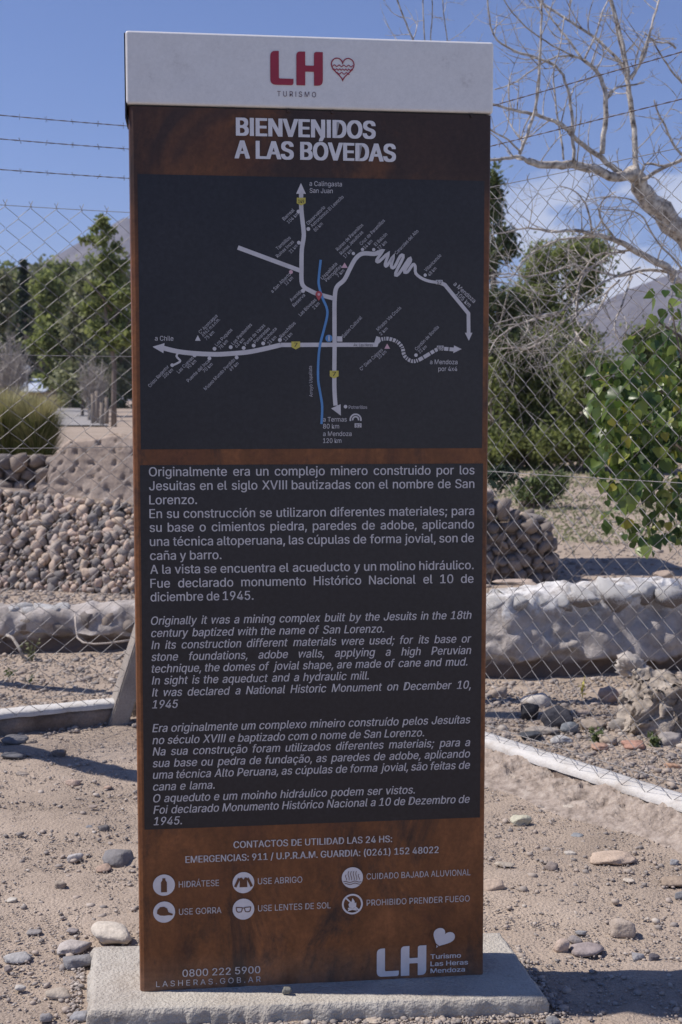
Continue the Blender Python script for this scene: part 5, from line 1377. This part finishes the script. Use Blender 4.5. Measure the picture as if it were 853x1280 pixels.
def smooth(pts, k=4):
    out = []; n = len(pts)
    for i in range(n - 1):
        p0, p1, p2, p3 = pts[max(i - 1, 0)], pts[i], pts[i + 1], pts[min(i + 2, n - 1)]
        for j in range(k):
            u = j / k; out.append(tuple(0.5 * (2 * p1[c] + (p2[c] - p0[c]) * u + (2 * p0[c] - 5 * p1[c] + 4 * p2[c] - p3[c]) * u * u + (-p0[c] + 3 * p1[c] - 3 * p2[c] + p3[c]) * u ** 3) for c in (0, 1)))
    out.append(pts[-1]); return out
def U(pts): return [uv(*p) for p in pts]
def rounded(pts, rad, seg=5):
    """polygon with rounded corners; rad: one radius per corner"""
    out = []; n = len(pts)
    for i in range(n):
        p = Vector(pts[i]); a = Vector(pts[i - 1]); b = Vector(pts[(i + 1) % n]); r_ = rad[i]
        if r_ <= 0: out.append(tuple(p)); continue
        pa = p + (a - p).normalized() * r_; pb = p + (b - p).normalized() * r_
        for k in range(seg + 1):
            u = k / seg; out.append(tuple(pa * (1 - u) ** 2 + p * 2 * u * (1 - u) + pb * u * u))
    return out

# title
w = Print(); a, b = uv(296.4, 169.3), uv(468.4, 175.5)
w.text('BIENVENIDOS', a, (b[0], a[1]), pw(20.3), 0.032)
a2, b2 = uv(294.8, 197.7), uv(493.7, 203.5); w.text('A LAS BÓVEDAS', a2, (b2[0], a2[1]), pw(20.3), 0.032); w.build('title_lettering', mat_print_w)

# paragraphs
def paragraph(name, lines, x0px, x1px, cap_px, shear, ref, refend, gapfix=None):
    """lines: (text, baseline y px at the left, justified?); ref line gives the letter width"""
    w = Print(); cap = pw(cap_px); sz = cap / CAPH
    ry = [l for l in lines if l[0] == ref][0][1]
    GAP = 0.25; rw = ref.split(' '); nat = sum(float(np.ptp(glyphs(q, 0.007, shear)[0][:, 0])) for q in rw)
    xs = ((uv(refend, ry)[0] - uv(x0px, ry)[0]) / sz - GAP * (len(rw) - 1)) / nat
    yl, yr = lines[0][1], lines[-1][1]
    for (txt, y, just) in lines:
        w = Print()
        a = uv(x0px + (y - lines[0][1]) * 0.0133, y); u1 = uv(x1px, 700)[0] if just is True else None
        words = txt.split(' '); ws = []
        for q in words:
            vv, ff = glyphs(q, 0.007, shear); ws.append((vv[:, 0].max() - vv[:, 0].min()) * sz * xs)
        if just is True: gap = (u1 - a[0] - sum(ws)) / (len(words) - 1)
        elif just: gap = (uv(just, y)[0] - a[0] - sum(ws)) / max(1, len(words) - 1)
        else: gap = 0.24 * sz
        if just and gap < 0.21 * sz and len(words) > 1:                     # tighten the letters instead of closing the word gaps
            k = (sum(ws) - (0.21 * sz - gap) * (len(words) - 1)) / sum(ws); gap = 0.21 * sz
        else: k = 1.0
        x = a[0]
        for q, wd in zip(words, ws): w.text(q, (x, a[1]), None, cap, 0.007, shear, xs * k); x += wd * k + gap
        w.build('text_line', mat_print)
paragraph('spanish_text', [
 ('Originalmente era un complejo minero construido por los', 595.3, True), ('Jesuitas en el siglo XVIII bautizadas con el nombre de San', 612.8, True), ('Lorenzo.', 630.4, 0),
 ('En su construcción se utilizaron diferentes materiales; para', 647.6, True), ('su base o cimientos piedra, paredes de adobe, aplicando', 664.8, True), ('una técnica altoperuana, las cúpulas de forma jovial, son de', 682.4, True),
 ('caña y barro.', 699.9, 277), ('A la vista se encuentra el acueducto y un molino hidráulico.', 717.2, True), ('Fue declarado monumento Histórico Nacional el 10 de', 734.6, True), ('diciembre de 1945.', 751.6, 317)], 186.6, 592, 11.0, 0.0, 'A la vista se encuentra el acueducto y un molino hidráulico.', 591.5)
paragraph('english_text', [
 ('Originally it was a mining complex built by the Jesuits in the 18th', 780.9, True), ('century baptized with the name of San Lorenzo.', 796.2, 480), ('In its construction different materials were used; for its base or', 811.2, True),
 ('stone foundations, adobe walls, applying a high Peruvian', 826.0, True), ('technique, the domes of jovial shape, are made of cane and mud.', 840.7, 584), ('In sight is the aqueduct and a hydraulic mill.', 855.5, 461),
 ('It was declared a National Historic Monument on December 10,', 870.4, True), ('1945', 885.3, 0)], 189.2, 589.8, 10.2, 0.2, 'century baptized with the name of San Lorenzo.', 480)
paragraph('portuguese_text', [
 ('Era originalmente um complexo mineiro construído pelos Jesuítas', 915.0, True), ('no século XVIII e baptizado com o nome de San Lorenzo.', 930.0, 530), ('Na sua construção foram utilizados diferentes materiais; para a', 944.2, True),
 ('sua base ou pedra de fundação, as paredes de adobe, aplicando', 958.8, True), ('uma técnica Alto Peruana, as cúpulas de forma jovial, são feitas de', 973.3, True), ('cana e lama.', 988.0, 268.5), 
 ('O aqueduto e um moinho hidráulico podem ser vistos.', 1002.7, 518.5), ('Foi declarado Monumento Histórico Nacional a 10 de Dezembro de', 1017.0, True), ('1945.', 1031.2, 0)], 190.8, 589.5, 10.2, 0.2, 'O aqueduto e um moinho hidráulico podem ser vistos.', 518.5)

# contact lines and advice
def fit(w, txt, x0, y, x1, cap, bold=0.0, space=1.0):
    a = uv(x0, y); b = uv(x1, y); w.text(txt, a, (b[0], a[1]), pw(cap), bold, 0, space=space)
w = Print(); fit(w, 'CONTACTOS DE UTILIDAD LAS 24 HS:', 292.3, 1059.8, 490, 8.6, 0.014); fit(w, 'EMERGENCIAS: 911 / U.P.R.A.M. GUARDIA: (0261) 152 48022', 232.3, 1078.3, 548, 8.6, 0.014); w.build('contact_lettering', mat_print)
for q in (('HIDRÁTESE', 223.8, 1109, 274), ('USE GORRA', 224, 1143.2, 277), ('USE ABRIGO', 322.6, 1105, 378), ('USE LENTES DE SOL', 322.8, 1138.8, 413.5), ('CUIDADO BAJADA ALUVIONAL', 458.3, 1099, 588), ('PROHIBIDO PRENDER FUEGO', 458.4, 1131.9, 587)):
    w = Print(); fit(w, *q, 7.9, 0.0); w.build('advice_lettering', mat_print)
w = Print(); fit(w, '0800 222 5900', 228.5, 1220.6, 325.5, 9.2, 0.008); fit(w, 'LASHERAS.GOB.AR', 195.5, 1233.3, 326, 7.2, 0.0, 1.35); w.build('telephone_lettering', mat_print)

# icons
IC = {'bottle': (205.2, 1106), 'cap': (205.5, 1139.7), 'jacket': (304.5, 1102.9), 'glasses': (304.5, 1136), 'flood': (440.6, 1096.7), 'fire': (440.6, 1129.7)}
R0 = pw(13.6)
def loc(c, pts): return [(c[0] + x * R0, c[1] + y * R0) for x, y in pts]
for k, px in IC.items():
    c = uv(*px); w = Print()
    if k != 'fire': w.disc(c, R0, 36)
    else: w.ribbon([(c[0] + R0 * 0.9 * cos(2 * pi * i / 36), c[1] + R0 * 0.9 * sin(2 * pi * i / 36)) for i in range(36)], R0 * 0.17, 0, True)
    if k == 'fire':
        w.ribbon(loc(c, [(-0.62, 0.62), (0.62, -0.62)]), R0 * 0.14, 0.0003)
        w.poly(loc(c, [(-0.30, -0.30), (-0.38, 0.0), (-0.2, 0.25), (-0.12, 0.1), (0.0, 0.6), (0.2, 0.3), (0.22, 0.1), (0.36, 0.15), (0.36, -0.15), (0.25, -0.32), (0.0, -0.4)]), [tuple(range(11))], 0.0006)
        w.ribbon(loc(c, [(-0.42, -0.38), (0.42, -0.58)]), R0 * 0.13, 0.0003); w.ribbon(loc(c, [(-0.42, -0.58), (0.42, -0.38)]), R0 * 0.13, 0.0005)
    p = w.build('icon_disc' if k != 'fire' else 'no_fire_icon', mat_print_w)
    i_ = Print(0.0030)
    if k == 'bottle':
        v = loc(c, [(-0.14, 0.66), (0.14, 0.66), (0.14, 0.48), (0.27, 0.26), (0.27, -0.66), (-0.27, -0.66), (-0.27, 0.26), (-0.14, 0.48)]); i_.poly(v, [tuple(range(len(v)))])
    elif k == 'cap':
        v = loc(c, [(-0.66, -0.12), (-0.62, 0.22), (-0.38, 0.48), (0.0, 0.52), (0.28, 0.34), (0.38, 0.0), (0.78, -0.18), (0.76, -0.34), (0.40, -0.30), (0.0, -0.34), (-0.35, -0.30)]); i_.poly(v, [tuple(range(len(v)))])
    elif k == 'jacket':
        v = loc(c, [(-0.32, 0.48), (-0.14, 0.5), (0.0, 0.3), (0.14, 0.5), (0.32, 0.48), (0.36, -0.42), (-0.36, -0.42)]); i_.poly(v, [tuple(range(len(v)))])
        i_.ribbon(loc(c, [(-0.38, 0.44), (-0.62, -0.06), (-0.76, -0.38)]), R0 * 0.24, 0.0002); i_.ribbon(loc(c, [(0.38, 0.44), (0.62, -0.06), (0.76, -0.38)]), R0 * 0.24, 0.0002)
    elif k == 'glasses':
        for sx_ in (-1, 1):
            q = rounded([(sx_ * 0.10, 0.16), (sx_ * 0.68, 0.2), (sx_ * 0.60, -0.26), (sx_ * 0.16, -0.26)], [0.06, 0.06, 0.18, 0.18]); i_.ribbon(loc(c, q), R0 * 0.085, 0.0, True)
        i_.ribbon(loc(c, [(-0.12, 0.12), (0.12, 0.12)]), R0 * 0.08, 0.0002)
    elif k == 'flood':
        for j in range(6):
            x = -0.62 + j * 0.24; i_.ribbon(loc(c, [(x + 0.07 * sin(t_ * 5 + 1) + 0.06 * t_, -0.22 + t_ * 1.0 * (0.85 if 0 < j < 5 else 0.55)) for t_ in np.linspace(0, 1, 12)]), R0 * 0.055)
        for j in (0, 1): i_.ribbon(loc(c, [(x, -0.38 - 0.2 * j + 0.06 * sin(x * 7)) for x in np.linspace(-0.85 + 0.12 * j, 0.85 - 0.12 * j, 16)]), R0 * 0.06)
    if i_.V: i_.build('icon', mat_corten_print, p)

# logos -----------------------------------------------------------------
def LHlogo(name, mat, Lb, Hb, lift=0.0022, rr=0.24):
    (lx0, ly0, lx1, ly1), (hx0, hy0, hx1, hy1) = Lb, Hb      # boxes in face metres: x0, z0 (bottom), x1, z1 (top)
    w = Print(lift); st = (lx1 - lx0) * 0.37; th = (ly1 - ly0) * 0.19; r_ = st * 0.65
    v = rounded([(lx0, ly1), (lx0 + st, ly1), (lx0 + st, ly0 + th), (lx1, ly0 + th), (lx1, ly0), (lx0, ly0)], [r_, 0.0, st * 0.15, 0, r_ * 0.5, r_]); w.poly(v, [tuple(range(len(v)))])
    s2 = (hx1 - hx0) * 0.335; m = (hy0 + hy1) / 2; t2 = (hy1 - hy0) * 0.09
    v = rounded([(hx0, hy1), (hx0 + s2, hy1), (hx0 + s2, m + t2), (hx1 - s2, m + t2), (hx1 - s2, hy1), (hx1, hy1), (hx1, hy0), (hx1 - s2, hy0), (hx1 - s2, m - t2), (hx0 + s2, m - t2), (hx0 + s2, hy0), (hx0, hy0)], [r_ * 0.8, 0, st * .1, st * .1, r_ * .5, 0, r_, 0, st * .1, st * .1, 0, 0]); w.poly(v, [tuple(range(len(v)))])
    return w.build(name, mat)
a, b = uv(338, 106.5), uv(366.8, 65); c, d = uv(370.5, 107.2), uv(403.5, 66)
LHlogo('logo', mat_red, (a[0], a[1], b[0], b[1]), (c[0], c[1], d[0], d[1]), 0.0055)
a, b = uv(471, 1220.8), uv(498.8, 1184.2); c, d = uv(501, 1219.5), uv(533, 1181)
LHlogo('logo', mat_print_w, (a[0], a[1], b[0], b[1]), (c[0], c[1], d[0], d[1]))
def heart(n=40):
    return [(16 * sin(t) ** 3 / 17.0, (13 * cos(t) - 5 * cos(2 * t) - 2 * cos(3 * t) - cos(4 * t) + 2.5) / 15.0) for t in [2 * pi * k / n for k in range(n)]]
c = uv(428.3, 87.5); hr = pw(14.6); w = Print(0.0055)
w.ribbon([(c[0] + x * hr, c[1] + y * hr * 0.93) for x, y in heart()], pw(1.3), 0, True)
for j, (zz, hw) in enumerate(((0.28, 0.86), (-0.02, 0.84), (-0.32, 0.56))):
    w.ribbon([(c[0] + x * hr, c[1] + (zz + (0.07 * sin((x - 0.3 * j) * 16) if j != 1 else 0.07 * abs(((x * 4) % 1) - 0.5) * 4 - 0.07)) * hr) for x in np.linspace(-hw, hw, 30)], pw(1.0), 0.0002)
w.build('heart_emblem', mat_red)
w = Print(0.0055); a, b = uv(346.6, 121), uv(395, 122.2); w.text('TURISMO', a, (b[0], a[1]), pw(6.2), 0.0, 0, space=1.4); w.build('logo_lettering', mat_darkletter)
c = uv(552.3, 1173.5); w = Print(); hr = pw(15.6)
ca, sa = cos(-0.5), sin(-0.5)
w.poly([(c[0] + (x * ca - y * sa) * hr, c[1] + (x * sa + y * ca) * hr * 0.86) for x, y in heart()], [tuple(range(40))])
w.build('heart_emblem', mat_print_w)
w = Print(0.0029); w.ribbon(loc(uv(547.5, 1172.5), [(-0.55, 0.75), (-0.75, 0.3), (-0.55, -0.2), (-0.1, -0.6), (0.1, -0.78), (0.6, -0.8)]), pw(1.2)); w.build('emblem_line', mat_corten_print)
w = Print()
for q in (('Turismo', 538.3, 1198.2, 576), ('Las Heras', 538.3, 1207.2, 584.8), ('Mendoza', 538.3, 1215.9, 581)): fit(w, *q, 6.0, 0.02)
w.build('logo_lettering', mat_print_w)

# --- route map
LW = pw(5.2)
w = Print()
w.ribbon(U(smooth([(376.6, 240), (376.8, 262), (379.6, 288), (379.6, 298), (377.4, 312), (377, 335), (377.2, 352), (380.5, 359), (388, 363.5), (397, 367.5), (418, 373.3)])), LW)
w.ribbon(U([(297.5, 309.5), (377, 339)]), LW, 0.0002)
w.ribbon(U(smooth([(418.4, 432), (418.2, 400), (418.5, 373), (421, 359), (430.3, 350), (436.5, 338), (442.5, 326.5), (448.5, 319.5), (455.5, 316.8), (468, 317.5), (474, 315)])), LW, 0.0003)
w.ribbon(U(smooth([(472, 316), (478.5, 313.5), (471, 325), (474, 327), (485.5, 316.8), (481.5, 330), (484, 332), (492, 320), (489, 332.5), (493, 334), (500.5, 320), (504, 322), (494.5, 341.5), (498.5, 342.5), (511, 324), (513, 327), (505.5, 339), (509.5, 340), (516, 331), (519, 333), (519.8, 342), (529, 349), (540, 352.3), (549, 353)], 3)), pw(3.6), 0.0004)
w.ribbon(U([(549, 353), (556, 356), (585.5, 392), (585.8, 417)]), pw(4.6), 0.0002)
w.ribbon(U(smooth([(203, 434.8), (223, 439.5), (246, 442), (272, 442.9), (292, 441.8), (311, 440), (331, 436), (351, 431.2)])), pw(5.6), 0.0001)
w.ribbon(U([(351, 431.2), (418, 431), (471.5, 431)]), LW, 0.0001); w.ribbon(U([(469.5, 432.5), (473, 421)]), LW, 0.0004)
w.ribbon(U(smooth([(418.4, 430), (418, 470), (418.3, 490), (419.5, 507)])), LW, 0.0002)
w.ribbon(U(smooth([(223, 441), (221, 445.5), (225.5, 451), (222, 454), (215.5, 457)])), pw(2.4), 0.0003)
w.ribbon(U(smooth([(472, 428), (475.6, 424.6), (485, 423.4), (496, 427), (502.8, 434.5), (505.8, 445), (514.5, 451.3), (524.4, 449.5), (545, 437.5), (551, 435.8), (568, 437)])), pw(4.6), 0.0003)
def tri(w, a, b, c): w.poly(U([a, b, c]), [(0, 1, 2)], 0.0006)
tri(w, (376.3, 229), (370.3, 242.5), (382.5, 242.5)); tri(w, (191, 433.5), (206, 429), (204.5, 441.5)); tri(w, (414, 510.5), (425.8, 505.2), (426.2, 519.5)); tri(w, (581, 416), (590.5, 416), (586, 426)); tri(w, (567.5, 431.8), (577, 436.4), (566.5, 441.5))
w.build('route_lines', mat_print)
w = Print(0.0031)
for k in range(26):                                       # ticks of the unpaved road
    pts = smooth([(475.6, 424.6), (485, 423.4), (496, 427), (502.8, 434.5), (505.8, 445), (514.5, 451.3), (524.4, 449.5), (545, 437.5), (551, 435.8), (566, 437)], 8); i = int((len(pts) - 2) * (k + 0.5) / 26)
    d = Vector(pts[i + 1]) - Vector(pts[i]); d = d.normalized() if d.length else Vector((1, 0)); nn = Vector((-d.y, d.x)) * 3.2; p = Vector(pts[i])
    w.ribbon(U([tuple(p - nn), tuple(p + nn)]), pw(1.2))
w.build('unpaved_ticks', mat_panel)
w = Print(0.0030); w.ribbon(U(smooth([(401, 325), (399, 343), (398.6, 356), (403, 372), (408.5, 385), (409, 395), (405, 412), (400, 432), (398, 452), (397.8, 475), (400.5, 492), (402.8, 508), (402, 530)])), pw(3.0)); w.build('river_line', mat_blue)
def shield(px, py, num, mat, wpx=11, sh=True):
    w = Print(0.0031)
    h = wpx * 0.5
    pts = [(px - h, py - h * 0.8), (px + h, py - h * 0.8), (px + h, py + h * 0.45), (px, py + h * (1.0 if sh else 0.5)), (px - h, py + h * 0.45)]
    w.poly(U(pts), [(0, 1, 2, 3, 4)]); p = w.build('route_shield', mat)
    w = Print(0.0034); n = len(num); a = uv(px - 2.1 * n ** 0.5, py + h * 0.42); b = uv(px + 2.1 * n ** 0.5, py + h * 0.42); w.text(num, a, (b[0], a[1]), pw(5.0 if n < 2 else 4.2), 0.01); w.build('lettering', mat_black, p)
shield(376.6, 251.8, '149', mat_yellow_s); shield(369.8, 431.4, '7', mat_yellow_s); shield(417.8, 467.8, '7', mat_yellow_s)
shield(549, 353.5, '52', mat_print, 8.5, False); shield(550.3, 435.6, '13', mat_print, 8.5, False); shield(447.6, 532.5, '82', mat_print, 8.5, False)
w = Print(0.0024)
for px, py, rr_ in ((373.2, 264.6, 2.3), (385.5, 286.4, 2.3), (373.7, 303.5, 2.3), (379, 363.5, 2.5), (441.8, 317, 2), (453.2, 312, 2), (467.2, 312.2, 2), (531.5, 344, 2), (268.4, 436, 2.3), (288.6, 434, 2.3), (304.8, 435, 2.3), (317.3, 432, 2.3), (329.2, 429.3, 2.3), (350, 425, 2.4), (243.4, 444.2, 2.4), (262, 448, 2.3), (296, 446.8, 2.3), (215.5, 456.5, 2.2), (520, 444, 2.2), (432, 508.3, 2.2)):
    w = Print(0.0024); w.disc(uv(px, py), pw(rr_), 14); w.build('map_marker', mat_print)
w = Print(0.0024)
w.poly(U([(247.5, 419), (244, 426), (251, 426)]), [(0, 1, 2)]); w.poly(U([(421.5, 420.5), (428, 420.5), (428, 427), (421.5, 427)]), [(0, 1, 2, 3)])
w.build('map_markers', mat_print)
w = Print(0.0024); w.disc(uv(363.8, 340.2), pw(2.4), 14); w.build('map_marker', mat_pink)
for q in ([(430.8, 328.3), (426.8, 335), (434.8, 335)], [(484, 429.5), (480.5, 436), (487.7, 436)]):
    w = Print(0.0024); w.poly(U(q), [(0, 1, 2)]); w.build('map_marker', mat_pink)
w = Print(0.0036); c = uv(398.6, 368.2); r_ = pw(4.1)
w.poly([(c[0] + r_ * cos(t_), c[1] + r_ * sin(t_)) for t_ in np.linspace(-0.5, pi + 0.5, 16)] + [(c[0], c[1] - r_ * 1.9)], [tuple(range(17))]); p = w.build('location_pin', mat_pin)
w = Print(0.0039); w.disc(c, pw(1.6), 12); w.build('pin_dot', mat_pink, p)
w = Print(0.0031); w.disc(uv(411.2, 423), pw(4.4), 20); p = w.build('information_mark', mat_blue); w = Print(0.0034); w.text('i', uv(410.4, 426), uv(412.2, 426), pw(6), 0.02); w.build('lettering', mat_print, p)
w = Print(0.0026); c = uv(444.6, 524.5)
for rr_ in (6.6, 3.6): w.ribbon([(c[0] + pw(rr_) * cos(t_), c[1] + pw(rr_) * max(-0.25, sin(t_))) for t_ in np.linspace(-0.3, pi + 0.3, 18)], pw(1.9))
w.build('vault_mark', mat_print)
w = Print()
for q in (('a Calingasta', 387, 232.5, 427.5), ('San Juan', 387.2, 241.2, 416)): fit(w, *q, 5.6, 0.004)
for q in (('a Chile', 194, 425.8, 217), ('a Termas', 404, 527, 433.5), ('80 km', 404, 535.6, 424), ('a Mendoza', 404, 545, 439.5), ('120 km', 404, 553.6, 426.8), ('a Mendoza', 537.5, 455.2, 571.8), ('por 4x4', 548, 463.8, 571.6)): fit(w, *q, 5.6, 0.004)
for t_, a, b in (('a Mendoza', (566.5, 356), (592, 379)), ('105 km', (569.5, 368), (586, 384.5))): w.text(t_, uv(*a), uv(*b), pw(5.4), 0.004)
w.build('map_lettering', mat_print)
SM = [('Barreal', (355.5, 276), (368.5, 263.5)), ('104 km', (361, 280), (374, 268)),
 ('Observatorio', (385.5, 281.5), (407, 260)), ('Astronómico El Leoncito', (390.5, 284.5), (430, 247)), ('80 km', (394.5, 290), (404, 280.5)),
 ('Tambillos', (347.5, 313), (364, 298)), ('Ruinas Incas', (347.5, 322.5), (368, 303)), ('21 km', (364, 317), (372.5, 308)),
 ('a San Alberto', (341, 366.5), (364, 343.5)), ('12 km', (358, 357), (367, 348)),
 ('Avenida', (364.5, 377.5), (378, 365)), ('Reserva', (368, 384), (382, 369.5)), ('Las Bóvedas', (376, 395.5), (396, 375.5)), ('2 km', (393, 387), (400, 380)),
 ('Uspallata', (403.5, 350), (422, 330.5)), ('Petroglifos', (408.5, 352.5), (428, 333.5)), ('7 km', (423, 347), (431, 339)),
 ('Ruinas de Paramillos', (422.5, 314), (454.5, 282)), ('Ruinas Jesuíticas', (427, 319), (454.5, 291)), ('17 km', (431.5, 323), (440.5, 314)),
 ('Cruz de Paramillos', (452, 307), (481.5, 276.5)), ('34 km', (456.5, 312), (466, 302)), ('El Balcón', (470, 308), (484.5, 293.5)), ('37 km', (474, 313), (484, 303.5)),
 ('Caracoles del Alto', (496, 318.5), (523.5, 289.5)), ('Villavicencio', (533, 340), (552, 320)), ('48 km', (537, 345.5), (546, 336)),
 ('C° Aconcagua', (251, 417.5), (272.5, 395.5)), ('6962 m.s.n.m.', (254.5, 421), (275.5, 400)), ('75 km', (258.5, 425.5), (268.5, 416)),
 ('Los Puquios', (271.5, 433), (291, 413)), ('78 km', (276, 437), (285.5, 427)), ('Los Penitentes', (292, 431.5), (315.5, 406.5)), ('63 km', (296, 435), (306, 425)),
 ('Punta de Vacas', (307.5, 432.5), (332, 407.5)), ('Polvaredas', (319.5, 429.5), (338, 411.5)), ('Picheuta', (332, 427), (346.5, 411.5)), ('23 km', (337, 431.5), (346, 422)),
 ('Ranchillos', (352, 423), (370, 404.5)), ('13 km', (357, 427), (366, 418)),
 ('Cristo Redentor', (188, 484.5), (212, 459)), ('100 km', (206, 473), (217, 463)), ('Las Cuevas', (224, 467), (242.5, 448)), ('90 km', (236, 461.5), (246, 452)),
 ('Puente del Inca', (236, 478), (262.5, 452)), ('70 km', (256, 466), (266.5, 456)), ('Museo Mundo Perdido', (257.5, 488), (294.5, 450.5)), ('69 km', (289, 464), (299, 455)),
 ('Salón Cultural', (430, 422.5), (453, 397.5)), ('Mirador Vía Crucis', (473, 414), (502, 385.5)), ('2 km', (476.5, 419.5), (485, 411.5)),
 ('C° Siete Colores', (452, 463.5), (479, 438)), ('10 km', (474, 449), (483.5, 440.5)), ('Cordón de Bonilla', (521, 438.5), (549, 409.5)), ('23 km', (525, 442), (534, 434)),
 ('Arroyo Uspallata', (391, 496), (390, 457.5))]
for t_, a, b in SM:
    w = Print(); w.text(t_, uv(*a), uv(*b), pw(4.1), 0.0); w.build('place_name', mat_print_dim)
w = Print()
fit(w, 'Potrerillos', 436, 511, 459, 4.0, 0.004)
w.build('place_name', mat_print_dim)
w = Print(0.0030); fit(w, 'Av. Las Heras', 442, 433, 466, 3.6, 0.004); w.build('street_lettering', mat_black)

# ------------------------------------------------------------------ haze
HAZE = 0.00026
if HAZE:
    mb = MB(); mb.box(-2400, 2400, -40, 2700, -4, 262)
    m = bpy.data.materials.new('haze_air'); t_, N, L = nodes(m); N.remove(N['Principled BSDF'])
    pv = N.new('ShaderNodeVolumePrincipled'); pv.inputs['Density'].default_value = HAZE; pv.inputs['Color'].default_value = (0.72, 0.78, 1.0, 1); pv.inputs['Anisotropy'].default_value = 0.2
    L.new(pv.outputs[0], N['Material Output'].inputs['Volume'])
    struct(mb.build('haze', m), 'stuff')
